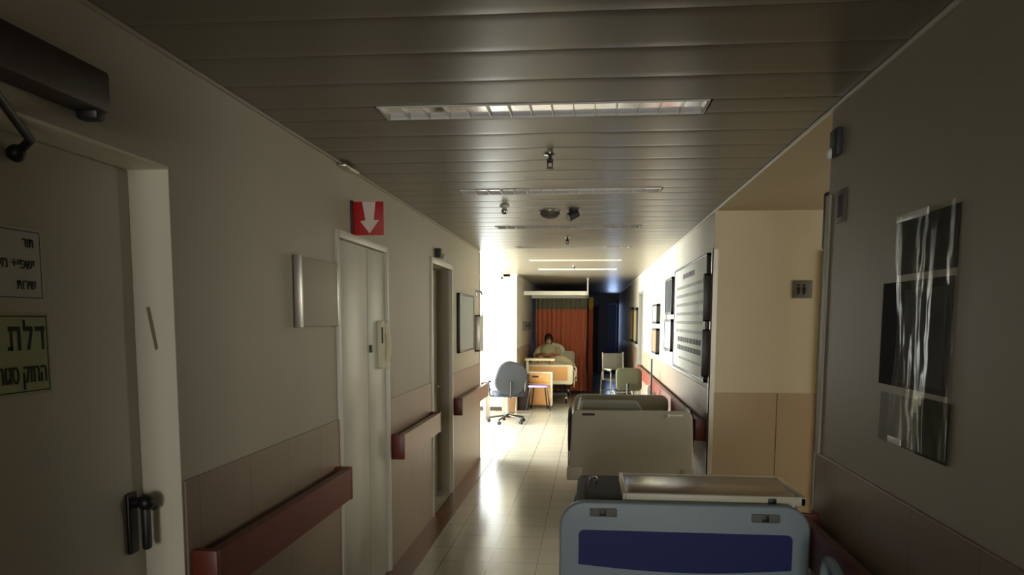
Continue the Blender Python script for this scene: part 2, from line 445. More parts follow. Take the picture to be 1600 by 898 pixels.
# near door with the Hebrew notices
d = door_struct('door_1'); d.location = (XL-REC, 1.86, 0)
bm = NB(); box(bm, XL-REC-.045, XL-REC, D1[0]+.02, D1[1]-.004, .01, D1[2]-.01, .003); finish('door_leaf', bm, 'leaf_door', d, world=True)
bm = NB()
box(bm, XL-REC-.05, XL+.0005, D1[1]-.003, D1[1]+.001, .0, D1[2], 0)
box(bm, XL-REC-.05, XL+.0005, D1[0], D1[0]+.02, .0, D1[2], 0); box(bm, XL-REC-.05, XL+.0005, D1[0], D1[1], D1[2]-.008, D1[2]+.001, 0)
finish('door_frame', bm, 'reveal_cream', d, world=True)
bm = NB()
box(bm, XL-REC, XL-REC+.012, 2.285, 2.335, .93, 1.125, .005)
cyl(bm, (XL-REC+.01, 2.31, 1.095), (XL-REC+.062, 2.31, 1.095), .017)
ball(bm, (XL-REC+.055, 2.31, 1.095), .026); tube(bm, [(XL-REC+.055, 2.31, 1.095), (XL-REC+.06, 2.345, 1.075)], .014)
box(bm, XL-REC+.042, XL-REC+.064, 2.293, 2.325, .945, 1.09, .008)
finish('door_handle', bm, 'black', d, world=True, label='black lever handle')
# door closer on the lintel and its arm
c = thing('door_closer', 'dark brown door closer box mounted above the near left door', 'door closer', (XL, 1.55, 2.14))
bm = NB(); box(bm, XL+.001, XL+.085, 1.15, 1.972, 2.185, 2.287, .01); finish('closer_body', bm, 'dark_brown', c, world=True)
bm = NB(); box(bm, XL+.01, XL+.07, 1.93, 1.975, 2.165, 2.25, .01); finish('end_cap', bm, 'black', c, world=True)
bm = NB(); tube(bm, [(XL+.04, 1.60, 2.19), (XL+.045, 1.60, 2.155), (XL-.06, 1.86, 2.10), (XL-REC+.02, 1.88, 2.075)], .011); ball(bm, (XL-REC+.022, 1.872, 2.072), .022); finish('closer_arm', bm, 'black', d, world=True)
# grey smear on the reveal
bm = NB(); prism(bm, [(XL-.090, 1.704), (XL-.078, 1.706), (XL-.056, 1.575), (XL-.066, 1.568)], 'y', D1[1]-.0046, D1[1]-.0034)
tag(finish('tape_strip', bm, 'smudge', None, (XL-.07, D1[1]-.004, 1.57), world=True), 'slanting grey strip of tape on the pale reveal beside the near left door', 'tape')

# notices on the near door
def notice(name, label, cat, y0, y1, z0, z1, m, border=.006):
    n = thing(name, label, cat, (XL-REC+.001, (y0+y1)/2, z0))
    bm = NB(); box(bm, XL-REC+.0005, XL-REC+.002, y0, y1, z0, z1); finish('paper', bm, m, n, world=True)
    bm = NB(); x0, x1 = XL-REC+.002, XL-REC+.0026; e = .008; b = border
    for a, bb, c_, dd in ((y0+e, y1-e, z1-e-b, z1-e), (y0+e, y1-e, z0+e, z0+e+b), (y0+e, y0+e+b, z0+e, z1-e), (y1-e-b, y1-e, z0+e, z1-e)):
        box(bm, x0, x1, a, bb, c_, dd)
    finish('border_line', bm, 'ink', n, world=True)
    return n
def lines(n, rows, yr, z0):
    for s, z, size, sx in rows:
        text_mesh('lettering', s, size, 'ink', n, (.0022, yr-n.location.y, z-z0), (PI/2, 0, PI/2), sx=sx, bold=size > .05)
n1 = notice('door_notice', 'white paper notice with three lines of Hebrew, upper one on near door', 'notice', 1.56, 1.972, 1.712, 1.897, 'paper_white', .002)
lines(n1, [('רות', 1.848, .036, .8), ('תכרעמ +יפשי', 1.794, .036, 1.0), ('תוריש', 1.742, .036, .8)], 1.94, 1.712)
n2 = notice('fire_door_notice', 'greenish notice with large bold black Hebrew lettering, lower one on near door', 'notice', 1.50, 1.98, 1.473, 1.683, 'paper_green', .003)
lines(n2, [('הרוגס קזחה', 1.505, .07, .58)], 1.962, 1.473)

def heb_letter(n, y, z, h, w, polys):
    bm = NB()
    for P_ in polys: prism(bm, [(y+a*w, z+b*h) for a, b in P_], 'x', XL-REC+.0021, XL-REC+.0030)
    finish('lettering', bm, 'ink', n, world=True, smooth=False)
RC = lambda a, b, c, d_: [(a, c), (b, c), (b, d_), (a, d_)]
heb_letter(n2, 1.925, 1.588, .060, .037, [RC(0, 1, .80, 1), RC(.64, .88, 0, .82)])
heb_letter(n2, 1.883, 1.588, .060, .034, [RC(.0, .22, .98, 1.28), RC(0, 1, .80, 1), [(.72, .82), (1, .82), (.62, 0), (.30, 0)]])
heb_letter(n2, 1.826, 1.588, .060, .047, [RC(.08, .98, .80, 1), RC(.76, .98, 0, .82), RC(.2, .38, .0, .82), RC(0, .38, 0, .16)])
heb_letter(n2, 1.740, 1.588, .060, .046, [[(0, 1), (.22, 1), (1, 0), (.76, 0)], RC(.78, 1, .55, 1), RC(0, .2, 0, .45), [(0, .45), (.2, .45), (.42, .62), (.32, .74)]])
heb_letter(n2, 1.676, 1.588, .060, .052, [RC(.15, .95, 0, .18), RC(.8, 1, .05, 1), RC(0, .18, .45, 1), RC(.4, .56, .4, 1), [(.0, .5), (.18, .5), (.36, .1), (.2, .1)], [(.4, .5), (.56, .4), (.36, .1), (.26, .2)]])

# cupboard with a pair of tall white doors
d = door_struct('door_2'); d.location = (XL, 4.5, 0)
f = .035
bm = NB()
box(bm, XL-.06, XL+.014, D2[0]-.03, D2[0]+.012, 0, D2[2]+.03, .003); box(bm, XL-.06, XL+.014, D2[1]-.012, D2[1]+.03, 0, D2[2]+.03, .003); box(bm, XL-.06, XL+.014, D2[0], D2[1], D2[2]-.01, D2[2]+.03, .003)
finish('door_frame', bm, 'frame_white', d, world=True)
sp = 4.60
bm = NB(); box(bm, XL-.04, XL-.004, D2[0]+.014, sp-.004, .01, D2[2]-.015, .003); finish('door_leaf', bm, 'white_door', d, world=True)
bm = NB(); box(bm, XL-.04, XL-.004, sp+.004, D2[1]-.014, .01, D2[2]-.015, .003); finish('door_leaf', bm, 'white_door', d, world=True)
bm = NB(); box(bm, XL-.004, XL+.008, 4.625, 4.665, 1.470, 1.515, .002); finish('lock', bm, 'black', d, world=True)
bm = NB(); box(bm, XL-.1, XL-.06, D2[0], D2[1], 0, D2[2]); finish('cupboard_back', bm, 'white_door', d, world=True)
c = thing('wall_phone', 'small cream wall telephone handset on the tall white cupboard door', 'telephone', (XL-.004, 4.86, 1.36))
bm = NB(); prism(bm, rrect(4.80, 4.93, 1.36, 1.66, .02), 'x', XL-.004, XL+.03, .006); finish('phone_body', bm, 'cream', c, world=True)
bm = NB(); box(bm, XL+.026, XL+.034, 4.798, 4.812, 1.52, 1.62, .003); finish('cradle_slot', bm, 'black', c, world=True)
bm = NB(); ball(bm, (XL+.03, 4.88, 1.385), .028, sx=.8); ball(bm, (XL+.03, 4.88, 1.63), .028, sx=.8); tube(bm, [(XL+.03, 4.88, 1.385), (XL+.05, 4.88, 1.45), (XL+.05, 4.88, 1.56), (XL+.03, 4.88, 1.63)], .016, fr=.03); finish('handset', bm, 'cream', c, world=True)

# far left door with a white frame
d = door_struct('door_3'); d.location = (XL, 6.96, 0)
bm = NB(); fw = .05
box(bm, XL-.02, XL+.016, D3[0]-fw, D3[0]+.002, 0, D3[2]+fw, .004); box(bm, XL-.02, XL+.016, D3[1]-.002, D3[1]+fw, 0, D3[2]+fw, .004); box(bm, XL-.02, XL+.016, D3[0], D3[1], D3[2], D3[2]+fw, .004)
finish('door_frame', bm, 'frame_white', d, world=True)
bm = NB(); box(bm, XL-REC-.045, XL-REC, D3[0]+.004, D3[1]-.004, .01, D3[2]-.006, .003); finish('door_leaf', bm, 'leaf_door', d, world=True)
bm = NB(); tube(bm, [(XL-REC, 7.30, 1.05), (XL-REC+.05, 7.30, 1.05), (XL-REC+.05, 7.19, 1.05)], .010, fr=.02); finish('door_handle', bm, 'metal', d, world=True)
bm = NB(); box(bm, XL-REC, XL-REC+.05, 6.52, 6.72, 1.99, 2.1, .01); finish('closer_body', bm, 'black', d, world=True)

# right corridor door far back, passage door
d = door_struct('door_4'); d.location = (XR, 14.25, 0)
bm = NB(); box(bm, XR-.016, XR+.05, 13.70, 13.76, 0, 2.17, .003); box(bm, XR-.016, XR+.05, 14.74, 14.80, 0, 2.17, .003); box(bm, XR-.016, XR+.05, 13.75, 14.75, 2.12, 2.17, .003); finish('door_frame', bm, 'poster_grey', d, world=True)
bm = NB(); box(bm, XR+.08, XR+.12, 13.76, 14.74, .01, 2.12, .003); finish('door_leaf', bm, 'white_door', d, world=True)
bm = NB(); box(bm, XR+.12, XR+.25, 13.75, 14.75, 0, 2.13); finish('door_lining', bm, 'white_door', d, world=True)
d = door_struct('door_5'); d.location = (PX0+.475, AY1, 0)
bm = NB(); box(bm, PX0-.05, PX0+.01, AY1-.02, AY1+.1, 0, 2.18, .003); box(bm, PX0+.94, PX0+1.0, AY1-.02, AY1+.1, 0, 2.18, .003); box(bm, PX0, PX0+.95, AY1-.02, AY1+.1, 2.12, 2.18, .003); finish('door_frame', bm, 'frame_white', d, world=True)
bm = NB(); box(bm, PX0+.01, PX0+.94, AY1+.03, AY1+.07, .01, 2.12, .003); finish('door_leaf', bm, 'white_door', d, world=True)
bm = NB(); tube(bm, [(PX0+.85, AY1+.03, 1.05), (PX0+.85, AY1-.02, 1.05), (PX0+.74, AY1-.02, 1.05)], .010, fr=.02); finish('door_handle', bm, 'metal', d, world=True)
d = door_struct('door_6'); d.location = (-.075, YE, 0)
bm = NB(); box(bm, -.45, .30, YE+.06, YE+.1, .01, 2.1, .003); finish('door_leaf', bm, 'far_door', d, world=True)
bm = NB(); box(bm, -.50, -.44, YE-.02, YE+.05, 0, 2.15, .003); box(bm, .29, .35, YE-.02, YE+.05, 0, 2.15, .003); box(bm, -.5, .35, YE-.02, YE+.05, 2.09, 2.15, .003); finish('door_frame', bm, 'far_wall', d, world=True)

# ------------------------------------------------------------------ handrails
def handrail(y0, y1, side, label, cat='handrail', pr=.085, ends=('wood_red_end', 'wood_red'), body='wood_red'):
    xs = XL+.008 if side < 0 else XR-.008; sg = 1 if side < 0 else -1
    c = thing('handrail', label, cat, (xs, (y0+y1)/2, .74), group='wooden handrails along the corridor walls')
    xa, xb = sorted((xs+sg*.045, xs+sg*pr))
    bm = NB()
    prism(bm, [(xa, .755), (xb, .745), (xb, .895), ((xb if sg > 0 else xa), .905), ((xa if sg > 0 else xb), .905)] if False else [(xa, .748), (xb, .748), (xb, .905), (xa, .905)], 'y', y0+.03, y1-.03, .0)
    finish('rail', bm, body, c, world=True, smooth=False)
    for k, (ya, yb) in enumerate(((y0, y0+.03), (y1-.03, y1))):
        bm = NB(); xl, xh = sorted((xs, xs+sg*(pr+.001))); box(bm, xl, xh, ya, yb, .742, .911, .004); finish('end_return', bm, 'wood_red', c, world=True)
    n = max(2, int((y1-y0)/.8)); 
    for i in range(n):
        y = y0+.25+(y1-y0-.5)*i/max(1, n-1); bm = NB(); xl, xh = sorted((xs, xs+sg*.046)); box(bm, xl, xh, y-.02, y+.02, .79, .86, .003); finish('bracket', bm, 'metal', c, world=True)
    return c
handrail(2.42, 3.93, -1, 'dark red wooden handrail between the near left door and the tall cupboard')
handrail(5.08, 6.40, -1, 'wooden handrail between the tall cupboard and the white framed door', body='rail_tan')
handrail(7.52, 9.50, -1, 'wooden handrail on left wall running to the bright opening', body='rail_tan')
handrail(AY1+.05, 13.6, 1, 'long wooden handrail on right wall below the notice boards')
handrail(.3, AY0-.06, 1, 'dark wooden handrail on near right wall below the taped posters', pr=.078)

# ------------------------------------------------------------------ ceiling lamps and fittings
def make_lamp():
    r = thing('ceiling_lamp', '', 'ceiling lamp', (0, 0, CZ), group='recessed louvre lamps across the corridor ceiling')
    w0, w1, h = LX0, LX1, .09; y1 = PITCH
    bm = NB()
    box(bm, w0, w1, .002, .008, -.004, h); box(bm, w0, w1, y1-.008, y1-.002, -.004, h); box(bm, w0, w0+.006, .002, y1-.002, -.004, h); box(bm, w1-.006, w1, .002, y1-.002, -.004, h); box(bm, w0, w1, .002, y1-.002, h-.004, h)
    finish('housing', bm, 'white_plastic', r)
    bm = NB(); prof = []
    for i in range(13):
        t = i/12; prof.append((.01+(y1-.02)*t, -.004+ .010+.004*(1-(2*t-1)**6)))
    A = [bm.verts.new((w0+.008, p[0], p[1])) for p in prof]; B = [bm.verts.new((w1-.008, p[0], p[1])) for p in prof]
    for i in range(12): bm.faces.new((A[i], B[i], B[i+1], A[i+1]))
    finish('reflector', bm, 'reflector', r)
    bm = NB(); n = 15
    for i in range(n+1):
        x = w0+.01+(w1-w0-.02)*i/n
        prism(bm, [(x-.0015, -.004), (x+.0015, -.004), (x+.002, .012), (x-.002, .012)], 'y', .01, y1-.01)
    finish('louvre', bm, 'alu', r)
    for yy in (.055, y1-.055):
        bm = NB(); cyl(bm, (w0+.02, yy, .045), (w1-.02, yy, .045), .008, seg=10); finish('lamp_tube', bm, 'tube_white', r)
    return r
lamp0 = make_lamp()
ordl = {4: 'nearest', 5: 'second nearest', 6: 'third nearest', 7: 'fourth nearest'}
first = True
for i, ly in enumerate(LAMPS):
    if i < 4 or i > 9: continue
    l = lamp0 if first else copy_tree(lamp0); first = False
    l.location = (0, ly, CZ)
    names = {4: 'unlit louvred ceiling lamp nearest the camera, showing bright reflector cells', 5: 'unlit louvred ceiling lamp second from the camera, beyond the first sprinkler',
             6: 'unlit louvred ceiling lamp just beyond the round ceiling vent', 7: 'unlit louvred ceiling lamp at the near edge of the bright ceiling',
             8: 'unlit louvred ceiling lamp in the washed out ceiling by the bay', 9: 'unlit louvred ceiling lamp just before the darker rear corridor'}
    l['label'] = names[i]
# lamps behind the camera and in the dark rear leave their plank slots closed
bm = NB()
for i, ly in enumerate(LAMPS):
    if i < 4 or i > 9: box(bm, LX0-.006, LX1+.006, ly+.004, ly+PITCH-.004, CZ+.001, CZ+.02)
struct('trim_10', bm, 'ceiling_metal')

def sprinkler(x, y, label):
    r = thing('sprinkler', label, 'sprinkler', (x, y, CZ), group='ceiling sprinklers')
    bm = NB(); lathe(bm, [(.03, 0), (.03, -.006), (.012, -.012)], (0, 0, 0)); finish('rosette', bm, 'metal', r)
    bm = NB(); cyl(bm, (0, 0, -.01), (0, 0, -.045), .009); tube(bm, [(-.012, 0, -.025), (-.012, 0, -.06), (0, 0, -.068), (.012, 0, -.06), (.012, 0, -.025)], .003); lathe(bm, [(.018, -.068), (.018, -.071)], (0, 0, 0)); finish('nozzle', bm, 'dark_grey', r)
    return r
sprinkler(-.20, 3.98, 'small dark sprinkler head hanging between the first two ceiling lamps')
sprinkler(-.22, 7.9, 'small sprinkler head between the third and fourth ceiling lamps')
sprinkler(-.23, 12.1, 'tiny sprinkler head in the washed out bright part of the ceiling')
r = thing('smoke_detector', 'brownish round detector on the ceiling beside the small spotlight', 'smoke detector', (-.30, 6.05, CZ))
bm = NB(); lathe(bm, [(.075, 0), (.075, -.02), (.055, -.045), (.03, -.055)], (0, 0, 0), seg=10); finish('detector_body', bm, 'poster_grey', r)
bm = NB(); lathe(bm, [(.085, 0), (.085, -.006)], (0, 0, 0), seg=20); finish('base_ring', bm, 'alu', r)
r = thing('spotlight', 'small swivel ceiling spotlight with pale lens right of the round detector', 'spotlight', (-.13, 6.0, CZ))
bm = NB(); lathe(bm, [(.03, 0), (.03, -.012)], (0, 0, 0)); cyl(bm, (0, 0, 0), (0, 0, -.03), .008); finish('mount', bm, 'dark_grey', r)
bm = NB(); cyl(bm, (.04, 0, -.02), (-.03, -.02, -.055), .026, .034); finish('lamp_head', bm, 'dark_grey', r)
bm = NB(); cyl(bm, (-.031, -.021, -.0555), (-.036, -.023, -.058), .03); finish('lens', bm, 'white_plastic', r)
r = thing('ceiling_camera', 'small white ceiling fitting with shiny tip, left of the round detector', 'ceiling fitting', (-.61, 5.73, CZ))
bm = NB(); lathe(bm, [(.035, 0), (.035, -.012), (.015, -.02)], (0, 0, 0)); finish('mount', bm, 'white_plastic', r)
bm = NB(); ball(bm, (0, 0, -.04), .024); finish('lens_ball', bm, 'chrome', r)
r = thing('cable_clip', 'small pale metal clip where the left wall meets the ceiling', 'clip', (XL+.02, 4.18, CZ-.03))
bm = NB(); box(bm, -.018, .03, -.12, .12, -.0, .016, .004); finish('clip_plate', bm, 'alu', r)  # pale plate added to imitate a glint at the ceiling edge

# ------------------------------------------------------------------ signs and wall items
r = thing('arrow_sign', 'red sign with a white down arrow projecting above the tall cupboard', 'sign', (XL, 4.3, 2.12))
bm = NB(); box(bm, XL+.001, XL+.18, 4.297, 4.303, 2.125, 2.305, .002); finish('sign_plate', bm, 'red_sign', r, world=True)
cx = XL+.102
bm = NB(); prism(bm, [(cx-.04, 2.303), (cx+.034, 2.303), (cx+.024, 2.205), (cx+.052, 2.205), (cx, 2.135), (cx-.052, 2.200), (cx-.022, 2.205)], 'y', 4.2945, 4.2965); finish('arrow', bm, 'sign_white', r, world=True, label='white down arrow')
bm = NB(); box(bm, XL+.0, XL+.012, 4.28, 4.32, 2.12, 2.31, .002); finish('wall_bracket', bm, 'dark_brown', r, world=True)

r = thing('wall_cabinet', 'shallow pale board on left wall beside the tall cupboard', 'board', (XL, 3.67, 1.63))
bm = NB(); box(bm, XL+.001, XL+.035, 3.42, 3.93, 1.635, 1.945, .004); finish('cabinet_body', bm, 'wall_paint', r, world=True)
bm = NB(); box(bm, XL+.002, XL+.040, 3.41, 3.425, 1.630, 1.950, .003); finish('edge_profile', bm, 'alu', r, world=True)
bm = NB(); box(bm, XL+.002, XL+.040, 3.925, 3.94, 1.630, 1.950, .003); finish('edge_profile', bm, 'alu', r, world=True)

r = thing('exit_light', 'small dark emergency light projecting above the white framed left door', 'emergency light', (XL, 6.70, 2.2))
bm = NB(); box(bm, XL+.001, XL+.05, 6.66, 6.72, 2.19, 2.265, .006); finish('light_body', bm, 'dark_grey', r, world=True)
bm = NB(); ball(bm, (XL+.028, 6.90, 2.215), .022); cyl(bm, (XL, 6.90, 2.215), (XL+.02, 6.90, 2.215), .02); finish('indicator', bm, 'white_plastic', r, world=True)

def wall_board(name, label, cat, side, y0, y1, z0, z1, fr, fm, pm, th=.03, x=None, rows=None, grp=None):
    xs = (XL if side < 0 else XR) if x is None else x; sg = 1 if side < 0 else -1
    r = thing(name, label, cat, (xs, (y0+y1)/2, z0), group=grp)
    xa, xb = sorted((xs+sg*.001, xs+sg*th)); pa, pb = sorted((xs+sg*.001, xs+sg*(th-.006)))
    bm = NB()
    box(bm, xa, xb, y0, y1, z1-fr, z1, .002); box(bm, xa, xb, y0, y1, z0, z0+fr, .002); box(bm, xa, xb, y0, y0+fr, z0, z1, .002); box(bm, xa, xb, y1-fr, y1, z0, z1, .002)
    finish('frame', bm, fm, r, world=True)
    bm = NB(); box(bm, pa, pb, y0+fr*.5, y1-fr*.5, z0+fr*.5, z1-fr*.5); finish('panel', bm, pm, r, world=True)
    face = xs+sg*(th-.006)
    for k, (a, b, c_, d_, mm) in enumerate(rows or []):
        bm = NB(); xa, xb = sorted((face, face+sg*.0012)); box(bm, xa, xb, a, b, c_, d_); finish('print_block', bm, mm, r, world=True)
    return r
# big white text board on the right wall
rows = []
def textrow(z, h, y0, y1, m, words=6):
    cur = y0; rnd = random.Random(int(z*1000)); out = []
    while cur < y1-.05:
        l = rnd.uniform(.08, .22); out.append((cur, min(cur+l, y1), z, z+h, m)); cur += l+.035
    return out
r = wall_board('notice_board', 'large white printed board in a thin dark frame on the right wall', 'notice board', 1, 6.20, 8.48, 1.19, 2.18, .022, 'frame_dark', 'board_paper', .035)
def one_mesh_rows(r, rws, m, x, name='printed_text'):
    bm = NB()
    for a, b, c_, d_, mm in rws: box(bm, x-.0012, x, a, b, c_, d_)
    finish(name, bm, m, r, world=True)
xf = XR-.0292
one_mesh_rows(r, textrow(2.055, .045, 6.95, 7.75, 'ink'), 'ink_violet', xf, 'printed_heading')
rw = []
for z in (1.965, 1.885, 1.80, 1.715, 1.635, 1.555): rw += textrow(z, .028, 6.40, 8.30, '')
one_mesh_rows(r, rw, 'poster_grey', xf)
rw = []
for z in (1.465, 1.385): rw += textrow(z, .045, 6.45, 8.1, '')
one_mesh_rows(r, rw, 'ink_soft', xf)
rw = textrow(1.30, .02, 6.45, 8.0, ''); one_mesh_rows(r, rw, 'poster_grey', xf)

PB = 'small framed prints on the right wall'
wall_board('framed_print', 'small dark framed print beside the metal corner guard, upper of two', 'picture', 1, 6.135, 6.18, 1.66, 2.02, .012, 'frame_dark', 'poster_slate', .06, grp=PB)
wall_board('framed_print', 'small dark framed print beside the metal corner guard, lower of two', 'picture', 1, 6.135, 6.18, 1.24, 1.60, .012, 'frame_dark', 'poster_grey', .06, grp=PB)
wall_board('framed_print', 'tall dark framed print just beyond the large text board, upper of two', 'picture', 1, 8.62, 9.35, 1.73, 2.13, .03, 'frame_dark', 'poster_slate', .05, grp=PB)
wall_board('framed_print', 'grey framed print just beyond the large text board, lower of two', 'picture', 1, 8.62, 9.35, 1.33, 1.68, .03, 'frame_dark', 'picture_grey', .05, grp=PB)
wall_board('paper_poster', 'pale unframed looking poster in the brightly lit part of right wall', 'poster', 1, 9.55, 10.15, 1.30, 2.02, .01, 'white_plastic', 'board_paper', .02, grp=PB)
wall_board('framed_print', 'grey framed print above the reddish picture on right wall', 'picture', 1, 10.45, 11.15, 1.62, 1.88, .03, 'frame_dark', 'picture_grey', .05, grp=PB)
wall_board('framed_print', 'reddish brown picture low on the bright right wall', 'picture', 1, 10.45, 11.15, 1.22, 1.56, .03, 'frame_dark', 'picture_red', .05, grp=PB)
wall_board('framed_print', 'dark framed yellowish picture nearest beyond the far right door', 'picture', 1, 15.05, 15.9, 1.22, 1.90, .05, 'frame_dark', 'picture_yellow', .04, grp=PB)
wall_board('framed_print', 'yellowish picture farthest along the right wall', 'picture', 1, 16.6, 18.0, 1.22, 1.93, .05, 'frame_dark', 'picture_yellow', .04, grp=PB)
# left wall boards
wall_board('framed_print', 'light poster in dark frame on left wall beyond the white framed door', 'picture', -1, 7.78, 8.78, 1.335, 1.93, .022, 'frame_dark', 'picture_grey', .03)
wall_board('glove_dispenser', 'narrow grey holder on left wall at the edge of the bright opening', 'holder', -1, 9.02, 9.30, 1.30, 1.72, .02, 'alu', 'picture_grey', .06)
r = thing('coat_hook', 'small metal fitting high on left wall beside the bright opening', 'hook', (XL, 9.12, 1.96))
bm = NB(); box(bm, XL, XL+.01, 9.08, 9.16, 1.93, 2.01, .003); finish('back_plate', bm, 'metal', r, world=True)
bm = NB(); tube(bm, [(XL+.005, 9.12, 1.99), (XL+.06, 9.12, 1.99), (XL+.07, 9.12, 1.95)], .010, fr=.02); finish('hook', bm, 'metal', r, world=True)

# toilet sign on the yellow passage wall
r = thing('toilet_sign', 'small grey washroom sign with two dark figures on the yellow wall', 'sign', (1.575, AY1, 1.84))
bm = NB(); box(bm, 1.505, 1.645, AY1-.008, AY1-.001, 1.835, 1.965, .002); finish('sign_plate', bm, 'poster_grey', r, world=True)
for cx in (1.545, 1.585):
    bm = NB(); y0, y1 = AY1-.0098, AY1-.0082
    prism(bm, [(cx+.009*math.cos(a), 1.929+.009*math.sin(a)) for a in [k*PI/5 for k in range(10)]], 'y', y0, y1)
    prism(bm, [(cx-.014, 1.916), (cx+.014, 1.916), (cx+.012, 1.89), (cx+.008, 1.862), (cx-.008, 1.862), (cx-.012, 1.89)], 'y', y0, y1)
    finish('figure', bm, 'ink', r, world=True, label='dark standing figure pictogram')

# near right wall fittings
r = thing('call_light', 'small wall lamp with pale tip near the ceiling on the near right wall', 'wall lamp', (XR, 3.15, 2.29))
bm = NB(); box(bm, XR-.022, XR-.001, 3.10, 3.19, 2.28, 2.38, .004); finish('lamp_body', bm, 'dark_grey', r, world=True)
bm = NB(); ball(bm, (XR-.026, 3.165, 2.295), .014, sz=1.5); finish('lens', bm, 'white_plastic', r, world=True)
r = thing('wall_plate', 'faint dark cover plate on the near right wall beside the corner', 'cover plate', (XR, 3.07, 2.03))
bm = NB(); box(bm, XR-.006, XR-.001, 3.02, 3.13, 2.03, 2.15, .002); finish('plate', bm, 'poster_grey', r, world=True)
bm = NB(); box(bm, XR-.0075, XR-.006, 3.05, 3.10, 2.05, 2.13); finish('label_strip', bm, 'ink_soft', r, world=True)
r = thing('corner_latch', 'dark vertical fitting at the top of the near right wall corner', 'door hardware', (XR+.02, AY0+.01, 2.08))
bm = NB(); box(bm, XR-.008, XR+.03, AY0+.011, AY0+.05, 1.95, 2.17, .008); finish('latch_body', bm, 'dark_grey', r, world=True)

# posters under a plastic sheet
def poster(y0, y1, z0, z1, m, label, k, sh=0, name='wall_poster'):
    bm = NB(); x = XR-.001-.002*k
    pts = [(y0, z0), (y1, z0+sh), (y1, z1+sh), (y0, z1)]
    prism(bm, pts, 'x', x-.0012, x)
    return tag(finish(name, bm, m, None, (XR, (y0+y1)/2, z0), world=True, smooth=False), label, 'poster', 'papers taped to the near right wall')
poster(2.11, 2.50, 1.805, 1.965, 'poster_dark', 'dark horizontal paper at the top of the taped wall papers', 0, -.0)
poster(2.115, 2.60, 1.475, 1.785, 'poster_dark', 'large black poster in the middle of the taped wall papers', 1)
poster(2.30, 2.58, 1.30, 1.45, 'poster_grey', 'grey sheet at the lower far corner of the taped wall papers', 0)
poster(2.09, 2.29, 1.30, 1.46, 'poster_green', 'dark green picture at the lower near corner of the taped papers', 2)
poster(2.15, 2.42, 1.49, 1.76, 'poster_slate', 'slate grey printed sheet overlapping the large black poster', 2)
# wrinkled plastic sheet hanging over them
bm = NB(); ny, nz = 46, 60
ya, yb, za, zb = 2.085, 2.50, 1.31, 1.975
grid = []
for i in range(ny+1):
    row = []
    for j in range(nz+1):
        u = i/ny; v = j/nz; y = ya+(yb-ya)*u; pinch = 1-.16*math.exp(-((v-.45)/.3)**2)*(u)
        y = ya+(yb-ya)*u*pinch
        d = .008+.010*NZ.noise(Vector((u*3.2, v*1.3, 1.7)))+.0035*NZ.noise(Vector((u*9, v*3.5, 5)))+.0012*NZ.noise(Vector((u*22, v*12, 9)))
        d *= .5+.5*math.sin(PI*min(1, max(0, v)))
        row.append(bm.verts.new((XR-.0085-abs(d), y, za+(zb-za)*v)))
    grid.append(row)
for i in range(ny):
    for j in range(nz): bm.faces.new((grid[i][j], grid[i+1][j], grid[i+1][j+1], grid[i][j+1]))
r = thing('plastic_sheet', 'wrinkled clear plastic sheet hanging over the papers on near right wall', 'plastic sheet', (XR, 2.29, 1.31))
finish('film', bm, 'film', r, world=True, ang=180)
bm = NB(); box(bm, XR-.014, XR-.0085, 2.28, 2.50, 1.957, 1.978, .002); finish('tape', bm, 'white_plastic', r, world=True, label='strip of white tape')
bm = NB(); box(bm, XR-.013, XR-.0085, 2.38, 2.48, 1.305, 1.325, .002); finish('tape', bm, 'white_plastic', r, world=True, label='strip of white tape')

# ------------------------------------------------------------------ hospital beds
def caster(parent, x, y, r=.06):
    c = NB(); cyl(c, (x, y, r*2.6), (x, y, r*1.6), .014); box(c, x-.03, x+.03, y-.02, y+.03, r*1.5, r*2.1, .006); box(c, x-.03, x-.022, y-.012, y+.03, r*.7, r*1.8, .002); box(c, x+.022, x+.03, y-.012, y+.03, r*.7, r*1.8, .002)
    o = finish('caster', c, 'metal', parent)
    c = NB(); cyl(c, (x-.02, y+.015, r), (x+.02, y+.015, r), r, seg=20); finish('wheel', c, 'black_rubber', o)
def end_board(name, parent, y, w0, w1, zb, zt, r, m, th=.04, wt=None, label=None):
    """moulded end board; wt lets the top be narrower than the bottom"""
    bm = NB(); pts = rrect(w0, w1, zb, zt, r, 8, rb=.04)
    if wt: pts = [((x-(w0+w1)/2)*(1-(1-wt)*(z-zb)/(zt-zb))+(w0+w1)/2, z) for x, z in pts]
    prism(bm, pts, 'y', y, y+th, .010, 3); return finish(name, bm, m, parent, label=label)
def bed_base(b, w, L, zm, frame_m='bed_bluegrey'):
    bm = NB()
    for sx in (-1, 1): box(bm, sx*(w/2-.06)-.02, sx*(w/2-.06)+.02, .06, L-.06, zm-.17, zm-.11, .005)
    for y in (.10, L*.33, L*.6, L-.1): box(bm, -w/2+.05, w/2-.05, y-.02, y+.02, zm-.165, zm-.115, .004)
    finish('bed_frame', bm, frame_m, b)
    bm = NB()
    for sx in (-1, 1): box(bm, sx*.28-.02, sx*.28+.02, .18, L-.18, .16, .21, .005)
    for y in (.20, L-.20): box(bm, -w/2+.1, w/2-.1, y-.025, y+.025, .155, .215, .005)
    tube(bm, [(-.25, .3, .2), (-.25, .65, zm-.14)], .018); tube(bm, [(.25, .3, .2), (.25, .65, zm-.14)], .018)
    tube(bm, [(-.25, L-.3, .2), (-.25, L-.65, zm-.14)], .018); tube(bm, [(.25, L-.3, .2), (.25, L-.65, zm-.14)], .018)
    finish('lift_base', bm, 'dark_grey', b)
    for sx in (-1, 1):
        for y in (.20, L-.23): caster(b, sx*(w/2-.13), y)

